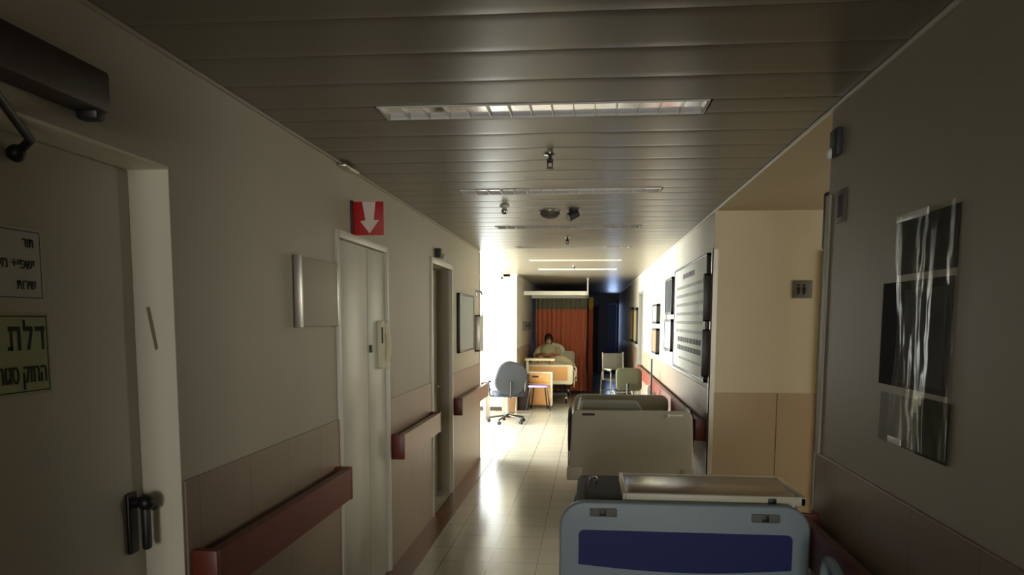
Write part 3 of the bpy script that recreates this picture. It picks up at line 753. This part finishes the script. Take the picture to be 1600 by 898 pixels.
# --- near bed: blue-grey board with blue inset
b = thing('hospital_bed', 'near hospital bed with blue grey end board and dark blue inset', 'hospital bed', (.365, 2.95, 0), group='hospital beds parked in the corridor')
W = .93; ZT = .985; L = 2.05
end_board('footboard', b, 0, -W/2, W/2, .30, ZT, .10, 'bed_bluegrey', .045, label='blue grey end board')
fb = b.children[0]
bm = NB()
pts = rrect(-.392, .40, .60, .876, .02, 4, rb=.0)
top = [p for p in pts if p[1] > .7]
arc = [(-.392+.792*t, .742-.022*math.sin(PI*t)) for t in [k/12 for k in range(13)]]
prism(bm, top[:5]+top[5:]+arc, 'y', -.004, .01, .0); finish('inset_panel', bm, 'bed_blue', fb, label='dark blue inset')
bm = NB(); box(bm, -.40, .41, -.008, .02, .40, .46, .012); finish('bumper_strip', bm, 'bed_olive', fb)
for cx, cz in ((-.30, .945), (.30, .938)):
    bm = NB(); prism(bm, rrect(cx-.052, cx+.052, cz-.016, cz+.016, .006, 3), 'y', -.006, .01, .001); f_ = finish('fitting_plate', bm, 'poster_grey', fb)
    bm = NB(); box(bm, cx-.014+(.0 if cx > 0 else -.0), cx+.010, -.010, -.005, cz-.012, cz+.012, .001); finish('socket', bm, 'black', f_)
end_board('headboard', b, L-.045, -W/2+.02, W/2-.02, .30, .60, .08, 'bed_bluegrey', .04)
bed_base(b, W, L, .58)
bm = NB(); box(bm, -.42, .40, .07, L-.08, .555, .705, .035, 3); finish('mattress', bm, 'vinyl_dark', b)
# side rail + push handle on the wall side
bm = NB()
for x in (-.455,): 
    tube(bm, [(x, .5, .45), (x, .5, .60), (x, 1.5, .60), (x, 1.5, .45)], .014, fr=.06)
    tube(bm, [(x, .8, .45), (x, .8, .60)], .010); tube(bm, [(x, 1.2, .45), (x, 1.2, .60)], .010)
finish('side_rail', bm, 'metal', b)
bm = NB(); tube(bm, [(.430, .02, .46), (.430, -.29, .47), (.432, -.30, .905), (.432, -.72, .80), (.430, -.74, .45), (.430, -.30, .44)], .018, fr=.09); finish('push_handle', bm, 'bed_bluegrey', b, label='rounded blue grey tube handle')

# over-bed table standing behind the near end board
t = thing('overbed_table', 'wood topped over-bed table with cream rim, over the near bed', 'table', (.48, 3.22, 0))
bm = NB(); prism(bm, rrect(-.325, .325, -.19, .20, .02, 4), 'z', .985, 1.002, .003); finish('table_top', bm, 'table_wood', t)
bm = NB()
box(bm, -.335, .345, -.208, -.19, .972, 1.008, .004); box(bm, -.340, -.325, -.208, .215, .972, 1.008, .004); box(bm, .325, .345, -.208, .215, .972, 1.006, .004); box(bm, -.335, .335, .20, .215, .972, 1.006, .004)
finish('top_rim', bm, 'table_edge', t, label='cream rim')
bm = NB(); box(bm, .205, .235, -.216, -.208, .982, 1.0, .002); finish('release_knob', bm, 'black', t)
bm = NB(); box(bm, .365, .40, .10, .15, .08, .95, .006); box(bm, -.05, .395, .10, .15, .93, .972, .006); finish('column', bm, 'alu', t)
bm = NB(); box(bm, -.20, .40, .10, .14, .045, .085, .01); box(bm, -.2, .4, -.12, -.08, .045, .085, .01); box(bm, .355, .40, -.12, .14, .045, .085, .01); finish('base_frame', bm, 'alu', t)
for x, y in ((-.17, .12), (-.17, -.10), (.37, .12), (.37, -.10)):
    bm = NB(); cyl(bm, (x-.01, y, .023), (x+.01, y, .023), .023); finish('wheel', bm, 'black_rubber', t)

# black bag on the mattress left of the table, with metal clips
t = thing('black_case', 'black case with metal clasp and pale edge lying left of the wood topped table', 'case', (.105, 3.42, .705))
bm = NB(); box(bm, -.115, .075, -.22, .30, .0, .205, .02); finish('case_body', bm, 'vinyl_dark', t)
bm = NB(); prism(bm, rrect(-.10, .06, -.205, .10, .02, 4), 'z', .205, .213, .003); finish('flap', bm, 'vinyl_dark', t)
bm = NB(); tube(bm, [(-.09, .20, .205), (-.09, .20, .24), (-.06, .22, .24), (-.06, .22, .205)], .006, fr=.01); finish('clasp', bm, 'chrome', t)
bm = NB(); box(bm, .076, .09, -.22, .26, .19, .222, .004); finish('piping', bm, 'white_plastic', t, label='pale edge strip')

# --- second bed
b = thing('hospital_bed', 'second hospital bed with plain olive grey end board, behind the near bed', 'hospital bed', (.335, 6.0, 0), group='hospital beds parked in the corridor')
W = .945
end_board('footboard', b, 0, -W/2, W/2, .475, .985, .05, 'bed_olive', .05, wt=.955, label='plain olive grey end board')
fb = b.children[0]
for z, hh, dx in ((.955, .018, 0),):
    bm = NB(); box(bm, -.375, -.28, -.006, .004, z-hh/2, z+hh/2, .002); finish('fitting_plate', bm, 'dark_brown', fb)
    bm = NB(); box(bm, .28, .38, -.006, .004, z-.006, z+.006, .002); ball(bm, (.27, -.008, z-.002), .014); finish('fitting_plate', bm, 'white_plastic', fb)
bm = NB(); box(bm, -W/2-.015, -W/2+.10, -.01, .08, .44, .545, .015); finish('corner_bumper', bm, 'bed_olive', b)
bm = NB(); box(bm, W/2-.10, W/2+.01, -.01, .08, .44, .545, .015); finish('corner_bumper', bm, 'bed_olive', b)
end_board('headboard', b, 2.0, -W/2, W/2, .40, .92, .08, 'bed_olive', .04)
bed_base(b, W-.04, 2.05, .62, 'bed_olive')
bm = NB(); box(bm, -.42, .42, .08, 1.96, .60, .73, .04, 3); finish('mattress', bm, 'mattress_olive', b)
for sx in (-1, 1):
    bm = NB(); x = sx*.475
    prism(bm, rrect(.14, .62, .62, .965, .16, 8), 'x', x-.012, x+.012, .006); finish('side_rail', bm, 'dark_grey' if sx < 0 else 'dark_brown', b, label='oval grey side rail panel' if sx < 0 else None)
    bm = NB(); tube(bm, [(x, .25, .45), (x, .25, .68)], .012); finish('rail_post', bm, 'metal', b); bm = NB(); tube(bm, [(x, .5, .45), (x, .5, .68)], .012); finish('rail_post', bm, 'metal', b)
t = thing('folded_mattress', 'folded olive grey mattress lying on the second bed', 'mattress', (.335, 6.45, .73))
for k in range(2):
    bm = NB(); box(bm, -.40, .13 - .03*k, -.36, .36, .002+.13*k, .13+.13*k, .04, 3); finish('mattress_fold', bm, 'mattress_olive', t)
t = thing('bed_bumper_rail', 'white curved tube standing up at the left of the second bed', 'rail', (-.075, 6.1, .73))
bm = NB(); tube(bm, [(0, 0, 0), (-.005, 0, .24), (.02, .0, .345)], .008, fr=.05); cyl(bm, (0, 0, 0), (0, 0, .03), .014); finish('tube', bm, 'white_plastic', t)

# ------------------------------------------------------------------ things on the right beyond the second bed
def star_base(p, r=.30, col='black'):
    bm = NB()
    lathe(bm, [(.045, .085), (.05, .12), (.03, .15)], (0, 0, 0))
    for k in range(5):
        a = 2*PI*k/5+.3; e = Vector((math.cos(a), math.sin(a), 0))
        tube(bm, [Vector((0, 0, .12))+e*.03, Vector((0, 0, .10))+e*.18, Vector((0, 0, .075))+e*r], .016, seg=8)
    o = finish('star_base', bm, col, p)
    for k in range(5):
        a = 2*PI*k/5+.3; e = Vector((math.cos(a), math.sin(a), 0)); q = e*r; s = Vector((-e.y, e.x, 0))
        bm = NB(); cyl(bm, q+Vector((0, 0, .028))-s*.022, q+Vector((0, 0, .028))+s*.022, .028, seg=14); cyl(bm, q+Vector((0, 0, .03)), q+Vector((0, 0, .08)), .008); finish('caster', bm, 'black_rubber', o)
def office_chair(name, label, loc, rz, seat_z, back_z, bw, bh, m, post='metal', arm=True, lean=.12, m2=None, rr=None, roll=0):
    c = thing(name, label, 'office chair', loc, rz)
    star_base(c)
    bm = NB(); cyl(bm, (0, 0, .12), (0, 0, .28), .028); cyl(bm, (0, 0, .28), (0, 0, seat_z-.04), .018); box(bm, -.10, .10, -.10, .10, seat_z-.055, seat_z-.03, .008); finish('gas_post', bm, post, c)
    bm = NB(); prism(bm, rrect(-.24, .24, -.22, .24, .10, 6), 'z', seat_z-.03, seat_z+.045, .025, 3); finish('seat', bm, m2 or m, c)
    bm = NB(); rr = rr or min(bw, bh)*.42; pts = rrect(-bw/2, bw/2, -bh/2, bh/2, rr, 8); 
    prism(bm, pts, 'y', -.035, .035, .03, 3)
    for v in bm.verts: 
        v.co = Matrix.Rotation(roll, 3, 'Y') @ v.co; v.co.y += -.30*v.co.x**2; v.co = Matrix.Rotation(lean, 3, 'X') @ v.co; v.co += Vector((0, -.25, back_z))
    finish('backrest', bm, m, c)
    bm = NB(); tube(bm, [(0, -.08, seat_z-.04), (0, -.30, seat_z-.03), (0, -.31, back_z-.05)], .017, fr=.06); finish('back_support', bm, 'black', c)
    if arm:
        for sx in (-1, 1):
            bm = NB(); tube(bm, [(sx*.12, 0, seat_z-.04), (sx*.29, 0, seat_z-.03), (sx*.31, 0, seat_z+.20)], .013, fr=.04); box(bm, sx*.31-.025, sx*.31+.025, -.13, .12, seat_z+.195, seat_z+.225, .01); finish('armrest', bm, 'black', c)
    return c
# camera looks along +y; backrest towards the camera (local -y)
office_chair('office_chair', 'dark blue grey office chair in front of the bright bay opening', (-1.30, 12.70, 0), .30, .47, .74, .50, .54, 'chair_blue', arm=True, m2='chair_navy', roll=.30)
office_chair('office_chair', 'olive office chair between the second bed and the right wall', (.59, 10.55, 0), -.25, .60, .905, .34, .30, 'chair_olive', arm=False, post='black', rr=.06)

# grey wheeled commode chair
c = thing('commode_chair', 'pale grey metal wheeled chair frame standing near the right wall', 'wheeled chair', (.58, 15.9, 0), .35)
def rod(pts, r=.014, fr=.04): 
    bm = NB(); tube(bm, pts, r, seg=8, fr=fr); return bm
for sx in (-1, 1):
    finish('side_frame', rod([(sx*.24, -.26, .12), (sx*.24, -.26, .66), (sx*.24, .02, .68), (sx*.24, .22, .66), (sx*.24, .30, .12)]), 'alu', c)
    finish('back_post', rod([(sx*.22, .20, .46), (sx*.22, .26, 1.02)]), 'alu', c)
    bm = NB(); box(bm, sx*.24-.025, sx*.24+.025, -.24, .06, .68, .71, .01); finish('armrest', bm, 'white_plastic', c)
    for y in (-.26, .30):
        bm = NB(); cyl(bm, (sx*.24-.015, y, .06), (sx*.24+.015, y, .06), .06, seg=16); cyl(bm, (sx*.24, y, .06), (sx*.24, y, .13), .012); finish('caster', bm, 'white_plastic', c)
bm = NB(); box(bm, -.22, .22, -.22, .22, .46, .50, .02); finish('seat', bm, 'poster_grey', c)
bm = NB(); box(bm, -.21, .21, .235, .26, .66, 1.0, .012); finish('backrest', bm, 'poster_grey', c)
finish('cross_bar', rod([(-.24, -.26, .25), (.24, -.26, .25)], fr=0), 'alu', c); finish('cross_bar', rod([(-.24, .29, .25), (.24, .29, .25)], fr=0), 'alu', c)
bm = NB(); tube(bm, [(-.2, -.26, .3), (-.16, -.45, .14)], .012); tube(bm, [(.2, -.26, .3), (.16, -.45, .14)], .012); box(bm, -.2, -.06, -.52, -.40, .12, .135, .004); box(bm, .06, .2, -.52, -.40, .12, .135, .004); finish('footrest', bm, 'white_plastic', c)

# cane of white bottles / knobs on a dark pole stand
c = thing('drip_stand', 'dark pole stand with pairs of white bottles, right of the second bed', 'drip stand', (.735, 9.3, 0))
bm = NB(); tube(bm, [(0, 0, .06), (0, 0, 1.22)], .010); finish('pole', bm, 'dark_grey', c)
bm = NB()
for k in range(5):
    a = 2*PI*k/5+.6; tube(bm, [(0, 0, .09), (.13*math.cos(a), .2*math.sin(a), .05)], .010)
    ball(bm, (.13*math.cos(a), .2*math.sin(a), .025), .025)
finish('star_base', bm, 'dark_grey', c)
for k, (z, s) in enumerate(((.70, 1), (.70, -1), (.80, 1), (.80, -1), (.87, -1), (.64, 1), (.64, -1))):
    bm = NB(); lathe(bm, [(.012, -.045), (.026, -.04), (.028, .02), (.014, .035), (.010, .045)], (s*.032, 0, z), seg=12); finish('bottle', bm, 'white_plastic', c)
c = thing('bedside_bin', 'tan pedal bin with dark lid band standing right of the second bed', 'bin', (.70, 8.62, 0))
bm = NB(); lathe(bm, [(.085, 0), (.10, .02), (.105, .60)], (0, 0, 0), seg=24); finish('bin_body', bm, 'wood_tan', c)
bm = NB(); lathe(bm, [(.108, .602), (.108, .63), (.08, .665), (.02, .675)], (0, 0, 0), seg=24); finish('lid', bm, 'cream', c)
bm = NB(); box(bm, -.03, .03, -.15, -.09, .01, .025, .004); finish('pedal', bm, 'black', c)

# ------------------------------------------------------------------ patient corner at the rear
b = thing('hospital_bed', 'occupied hospital bed with wooden end panel in front of orange curtain', 'hospital bed', (-.76, 15.55, 0), group='hospital beds parked in the corridor')
W = .92
end_board('footboard', b, 0, -W/2, W/2, .40, .79, .05, 'cream', .04, label='cream end board')
fb = b.children[0]
bm = NB(); prism(bm, rrect(-.39, .36, .475, .745, .02, 4), 'y', -.006, .01); finish('inset_panel', bm, 'locker_wood', fb, label='orange wood inset')
end_board('headboard', b, 2.0, -W/2, W/2, .40, .98, .08, 'cream', .04)
bed_base(b, W, 2.04, .60, 'cream')
# raised back section of the mattress
bm = NB(); box(bm, -.42, .42, .05, 1.15, .58, .70, .03); finish('mattress', bm, 'pillow', b)
bm = NB(); prism(bm, [(1.13, .58), (1.13, .70), (1.86, .99), (1.93, .88)], 'x', -.42, .42, .02); finish('mattress_back', bm, 'pillow', b)
# pillow behind the head
p = thing('pillow', 'pale pillow behind the patient in the rear bed', 'pillow', (-.80, 17.28, .96), 0)
bm = NB(); ball(bm, (0, 0, .06), .1, sx=2.9, sy=1.0, sz=1.6, u=20, v=12)
for v in bm.verts: v.co = Matrix.Rotation(-.35, 3, 'X') @ v.co
finish('pillow_case', bm, 'pillow', p)
# patient
def patient():
    J = {}
    vs = []; es = []; rs = []
    def V(n, co, r, par=None):
        J[n] = len(vs); vs.append(co); rs.append(r)
        if par: es.append((J[par], J[n]))
    V('pelvis', (0, 0, 0), (.15, .12)); V('belly', (0, .12, .10), (.145, .115), 'pelvis'); V('chest', (0, .27, .20), (.165, .12), 'belly')
    V('neck0', (0, .36, .29), (.075, .065), 'chest'); V('neck1', (0, .375, .345), (.055, .055), 'neck0')
    for s, n in ((1, 'r'), (-1, 'l')):
        V('hip'+n, (s*.10, -.05, -.01), (.095, .09), 'pelvis'); V('knee'+n, (s*.12, -.45, .10), (.065, .06), 'hip'+n); V('calf'+n, (s*.12, -.62, .04), (.055, .052), 'knee'+n)
        V('ankle'+n, (s*.12, -.84, -.01), (.036, .036), 'calf'+n); V('toe'+n, (s*.13, -.90, .10), (.035, .022), 'ankle'+n)
        V('sh'+n, (s*.19, .30, .24), (.062, .058), 'chest'); V('el'+n, (s*.25, .08, .12), (.042, .042), 'sh'+n)
        V('wr'+n, (s*.11, -.10, .17), (.026, .024), 'el'+n); V('palm'+n, (s*.075, -.145, .168), (.034, .016), 'wr'+n)
        bx, by, bz = s*.06, -.175, .167
        for k, (dx, l) in enumerate(((-.028, .055), (-.009, .065), (.010, .06), (.028, .048))):
            V('f%d%s' % (k, n), (bx+dx, by-.01, bz), (.009, .009), 'palm'+n); V('g%d%s' % (k, n), (bx+dx-s*.008, by-.01-l*.6, bz-.006), (.0085, .0085), 'f%d%s' % (k, n)); V('h%d%s' % (k, n), (bx+dx-s*.012, by-.01-l, bz-.022), (.007, .007), 'g%d%s' % (k, n))
        V('t0'+n, (s*.075-s*.035, -.14, .172), (.011, .011), 'palm'+n); V('t1'+n, (s*.075-s*.058, -.172, .168), (.009, .009), 't0'+n)
    me = bpy.data.meshes.new('patient_body'); me.from_pydata(vs, es, [])
    o = bpy.data.objects.new('body', me); COL.objects.link(o)
    sm = o.modifiers.new('skin', 'SKIN'); 
    if not me.skin_vertices: me.skin_vertices.new()
    for i, r in enumerate(rs):
        sv = me.skin_vertices[0].data[i]; sv.radius = r; sv.use_root = (i == 0)
    o.modifiers.new('sub', 'SUBSURF').levels = 2
    o.modifiers['sub'].render_levels = 2
    bpy.context.view_layer.update()
    m2 = bpy.data.meshes.new_from_object(o.evaluated_get(bpy.context.evaluated_depsgraph_get()))
    bpy.data.objects.remove(o)
    return m2
pt = thing('person', 'person with dark hair in a pale gown, sitting up in the rear bed', 'person', (-.85, 16.62, .80))
me = patient()
# head shaped onto the neck, same mesh
bm = bmesh.new(); bm.from_mesh(me); bpy.data.meshes.remove(me)
hc = Vector((0, .345, .435))
HR = Matrix.Rotation(.55, 3, 'X')    # face tilts down towards the lap
ret = bmesh.ops.create_uvsphere(bm, u_segments=28, v_segments=20, radius=.1)
for q in ret['verts']:
    p = q.co/.1; x, yy, z = p
    nx = x*.074*(1-.18*max(0, -z)); ny = yy*.093; nz = z*.112
    if yy < 0:                                   # the face side
        ny += .010*max(0, -z)**2*0
        if abs(x) < .22 and -.35 < z < .15: ny -= .020*(1-abs(x)/.22)*(1-abs(z+.15)/.25 if abs(z+.15) < .25 else 0)   # nose
        if .12 < abs(x) < .52 and .02 < z < .28: ny += .007                                                  # eye sockets
        if abs(x) < .28 and -.58 < z < -.48: ny -= .004                                                      # lips
        if z < -.75: ny -= .012                                                                               # chin
    q.co = HR @ Vector((nx, ny, nz)) + hc
for s in (-1, 1):
    r2 = bmesh.ops.create_uvsphere(bm, u_segments=10, v_segments=8, radius=.022)
    for q in r2['verts']: q.co = HR @ Vector((q.co.x*.35+s*.074, q.co.y*.7+.005, q.co.z*1.4-.005)) + hc
body = finish('body', bm, 'skin', pt)
bm = NB(); ret = bmesh.ops.create_uvsphere(bm, u_segments=24, v_segments=16, radius=.1)
for q in ret['verts']:
    x, yy, z = q.co/.1; k = 1+.04*math.sin(9*x+7*z)
    q.co = HR @ Vector((x*.094*k, yy*.105*k+.022, z*.118*k+.022+(-.05 if (yy > 0 and z < 0) else 0))) + hc
finish('hair', bm, 'hair', pt)
bm = NB()   # gown: shell over chest, shoulders and upper arms
tubeR = [((0, -.02, .02), .165, .13), ((0, .12, .11), .165, .135), ((0, .26, .21), .185, .14), ((0, .32, .265), .14, .11), ((0, .36, .30), .085, .08)]
rings = []
for (c0, rx, rz_) in tubeR:
    rings.append([bm.verts.new((c0[0]+rx*math.cos(2*PI*k/24), c0[1]-.5*rz_*math.sin(2*PI*k/24), c0[2]+.8*rz_*math.sin(2*PI*k/24))) for k in range(24)])
for A, B in zip(rings, rings[1:]):
    for k in range(24): bm.faces.new((A[k], A[(k+1) % 24], B[(k+1) % 24], B[k]))
for s in (-1, 1): tube(bm, [(s*.14, .30, .25), (s*.195, .30, .24), (s*.225, .19, .19), (s*.25, .08, .12)], .062, seg=12)
finish('gown', bm, 'gown', pt)
# blanket heaped over the legs and hanging over the right side
bl = thing('blanket', 'cream blanket heaped on the rear bed, hanging over its right side', 'blanket', (-.76, 16.2, .70))
bm = NB(); nx, ny = 40, 44; g = []
for i in range(nx+1):
    row = []
    for j in range(ny+1):
        u = i/nx; v = j/ny; x = -.44+.97*u; y = -.58+1.02*v
        z = .06+.10*math.exp(-((x+.21)/.16)**2-((y-.05)/.35)**2)+.10*math.exp(-((x-.03)/.16)**2-((y-.05)/.35)**2)+.16*math.exp(-((x-.25)/.17)**2-((y-.28)/.26)**2)
        z += .014*math.sin(13*x+5*y)+.010*math.sin(17*y-6*x)
        if x > .43: 
            t = (x-.43); z = z*(1-t*3) - t*4.2*(.75+.25*math.sin(9*y+1)); x = .43+.045+.02*math.sin(20*y); x = x if t > .02 else .43+t*2
        row.append(bm.verts.new((x, y, z+.005)))
    g.append(row)
for i in range(nx):
    for j in range(ny): bm.faces.new((g[i][j], g[i+1][j], g[i+1][j+1], g[i][j+1]))
o = finish('blanket_cloth', bm, ['blanket_cream'], bl, ang=180); sm = o.modifiers.new('thick', 'SOLIDIFY'); sm.thickness = .012
t = thing('bed_sheet', 'pale pinkish sheet hanging off the right side of the rear bed', 'sheet', (-.29, 16.0, .72))
bm = NB(); g = []
for i in range(21):
    row = []
    for j in range(15):
        v = i/20; u = j/14; y = -.38+.7*v
        row.append(bm.verts.new((-.05+.09*min(1, u*3)+.02*math.sin(14*y+3*u), y, .012-.34*max(0, u-.25)*(1+.25*math.sin(6*y)))))
    g.append(row)
for i in range(20):
    for j in range(14): bm.faces.new((g[i][j], g[i+1][j], g[i+1][j+1], g[i][j+1]))
o = finish('sheet_cloth', bm, 'blanket_pink', t, ang=180); sm = o.modifiers.new('thick', 'SOLIDIFY'); sm.thickness = .006

# over-bed table with cream top across the foot of the rear bed
t = thing('overbed_table', 'cream topped over-bed table at the foot of the rear bed', 'table', (-.93, 15.28, 0))
bm = NB(); prism(bm, rrect(-.29, .29, -.17, .17, .03, 4), 'z', .885, .925, .006); finish('table_top', bm, 'cream', t)
bm = NB(); box(bm, -.27, -.22, -.02, .03, .06, .885, .005); finish('column', bm, 'white_plastic', t)
bm = NB(); box(bm, -.27, -.22, -.17, .17, .045, .08, .006); box(bm, -.25, .20, .13, .17, .045, .08, .006); finish('base_frame', bm, 'white_plastic', t)
for x, y in ((-.245, -.14), (-.245, .14), (.17, .15)):
    bm = NB(); cyl(bm, (x-.01, y, .024), (x+.01, y, .024), .024); finish('wheel', bm, 'black_rubber', t)

# bedside locker
t = thing('bedside_locker', 'light orange wooden bedside locker with a drawer, behind the purple stool', 'bedside locker', (-.905, 15.0, 0))
bm = NB(); box(bm, -.20, .20, -.14, .13, .06, .66, .004); finish('locker_body', bm, 'locker_wood', t)
bm = NB(); prism(bm, rrect(-.215, .235, -.16, .14, .02, 4), 'z', .66, .69, .004); box(bm, .20, .235, -.15, .13, .05, .66, .006); finish('top_board', bm, 'cream', t, label='cream top and side')
bm = NB(); box(bm, -.19, .19, -.158, -.142, .49, .65, .003); dr = finish('drawer', bm, 'locker_wood', t)
bm = NB(); prism(bm, rrect(-.145, -.02, .585, .62, .014, 4), 'y', -.166, -.157); finish('drawer_handle', bm, 'dark_brown', dr)
bm = NB(); box(bm, -.19, .19, -.156, -.142, .08, .475, .003); finish('door', bm, 'locker_wood', t)
for x, y in ((-.17, -.10), (.17, -.10), (-.17, .10), (.17, .10)):
    bm = NB(); cyl(bm, (x-.012, y, .028), (x+.012, y, .028), .028); cyl(bm, (x, y, .03), (x, y, .062), .008); finish('caster', bm, 'black_rubber', t)

# purple stool
t = thing('stool', 'purple topped stool on thin black splayed legs', 'stool', (-.90, 14.55, 0))
bm = NB(); prism(bm, rrect(-.19, .19, -.16, .16, .05, 5), 'z', .43, .465, .008); finish('seat', bm, 'purple', t)
for sx in (-1, 1):
    for sy in (-1, 1):
        bm = NB(); tube(bm, [(sx*(.15 if sy < 0 else .10), sy*.12, .435), (sx*(.22 if sy < 0 else .15), sy*.17, .005)], .012, seg=8); finish('leg', bm, 'black', t)

# dark bin beside the wall corner
t = thing('pedal_bin', 'tall dark bin between the office chair and the wooden locker', 'bin', (-1.19, 14.62, 0))
bm = NB(); prism(bm, rrect(-.10, .09, -.12, .12, .03, 4), 'z', .0, .62, .004); finish('bin_body', bm, 'dark_brown', t)
bm = NB(); prism(bm, rrect(-.105, .095, -.125, .125, .03, 4), 'z', .62, .66, .01); finish('lid', bm, 'black', t)
t = thing('waste_bin', 'reddish tan waste bin behind the dark office chair', 'bin', (-1.42, 14.1, 0))
bm = NB(); lathe(bm, [(.10, 0), (.115, .01), (.14, .40), (.145, .41), (.13, .41), (.11, .03)], (0, 0, 0), seg=20); finish('bin_body', bm, 'wood_tan', t)
bm = NB(); lathe(bm, [(.145, .405), (.15, .43), (.135, .43)], (0, 0, 0), seg=20); finish('liner', bm, 'white_plastic', t)

# desk with a monitor in the bay
t = thing('desk', 'low dark edged desk in the bright bay, behind the office chair', 'desk', (-1.98, 13.3, 0))
bm = NB(); box(bm, -.45, .30, -.35, .35, .44, .475, .004); finish('desk_top', bm, 'dark_grey', t)
for sx in (-.43, .27):
    bm = NB(); box(bm, sx-.015, sx+.015, -.33, .33, 0, .44, .003); finish('side_panel', bm, 'white_plastic', t)
t = thing('desk_tray', 'small dark upright holder on the desk in the bright bay', 'holder', (-1.93, 13.1, .476))
bm = NB(); box(bm, -.06, .06, -.08, .08, 0, .015, .003); box(bm, -.06, -.045, -.08, .08, .01, .17, .003); finish('holder_body', bm, 'monitor_black', t)

# ------------------------------------------------------------------ curtain track and curtain
t = thing('curtain_track', 'white ceiling hung curtain track around the rear bed', 'curtain track', (-.6, 16.5, 2.2))
bm = NB(); ZR = 2.19
pts = fillet([(XL+.01, 15.75, ZR), (-.03, 15.75, ZR), (-.03, 18.0, ZR), (XL+.01, 18.0, ZR)], .12)
for i in range(len(pts)-1):
    a, c_ = pts[i], pts[i+1]; dr = (c_-a).normalized(); n = Vector((-dr.y, dr.x, 0))*.018
    vs = [bm.verts.new(a+n+Vector((0, 0, .04))), bm.verts.new(a-n+Vector((0, 0, .04))), bm.verts.new(a-n-Vector((0, 0, .04))), bm.verts.new(a+n-Vector((0, 0, .04))),
          bm.verts.new(c_+n+Vector((0, 0, .04))), bm.verts.new(c_-n+Vector((0, 0, .04))), bm.verts.new(c_-n-Vector((0, 0, .04))), bm.verts.new(c_+n-Vector((0, 0, .04)))]
    for f in ((0, 1, 5, 4), (1, 2, 6, 5), (2, 3, 7, 6), (3, 0, 4, 7), (0, 3, 2, 1), (4, 5, 6, 7)): bm.faces.new([vs[q] for q in f])
finish('rail', bm, 'white_plastic', t, world=True, smooth=False)
for x, y in ((-.03, 15.80), (-.03, 17.9)):
    bm = NB(); cyl(bm, (x, y, ZR), (x, y, CZ), .012); lathe(bm, [(.03, 0), (.03, -.01)], (x, y, CZ)); finish('hanger_rod', bm, 'white_plastic', t, world=True)
def cloth(bm, P, z0, z1, nz=10, amp=.0):
    rows_ = []
    for j in range(nz+1):
        v = j/nz; rows_.append([bm.verts.new((p[0]+.012*math.sin(9*v+p[0]*13)*v, p[1], z1+(z0-z1)*v)) for p in P])
    for A, B in zip(rows_, rows_[1:]):
        for k in range(len(P)-1): bm.faces.new((A[k], A[k+1], B[k+1], B[k]))
t = thing('privacy_curtain', 'orange hospital curtain with netted top drawn behind the rear bed', 'curtain', (-.55, 18.0, .06))
P = []
for i in range(221):
    u = i/220; x = -1.20+1.17*u; P.append((x, 17.98+.035*math.sin(u*70)+.012*math.sin(u*31+1)))
bm = NB(); cloth(bm, P, .06, 1.90); o = finish('cloth', bm, 'curtain_orange', t, world=True, ang=180)
bm = NB(); cloth(bm, P, 1.90, 2.15, 3); o = finish('net_top', bm, 'curtain_mesh', t, world=True, ang=180, label='grey green netting')
P2 = []
for i in range(81):
    u = i/80; P2.append((-.005+.10*u-.0, 17.75+.05*math.sin(u*26)))
bm = NB(); cloth(bm, P2, .06, 1.90); finish('cloth', bm, 'curtain_orange', t, world=True, ang=180)
bm = NB(); cloth(bm, P2, 1.90, 2.17, 3); finish('net_top', bm, 'curtain_yellow', t, world=True, ang=180, label='yellow top strip')

# wall things behind the patient
r = thing('bedhead_panel', 'grey service panel on the left wall beside the rear bed', 'wall panel', (XL, 16.6, 1.25))
bm = NB(); box(bm, XL+.001, XL+.04, 15.6, 17.4, 1.45, 1.62, .006); finish('panel_body', bm, 'poster_grey', r, world=True)
for y in (15.9, 16.4, 16.9):
    bm = NB(); cyl(bm, (XL+.04, y, 1.54), (XL+.06, y, 1.54), .03); finish('outlet', bm, 'dark_grey', r, world=True)
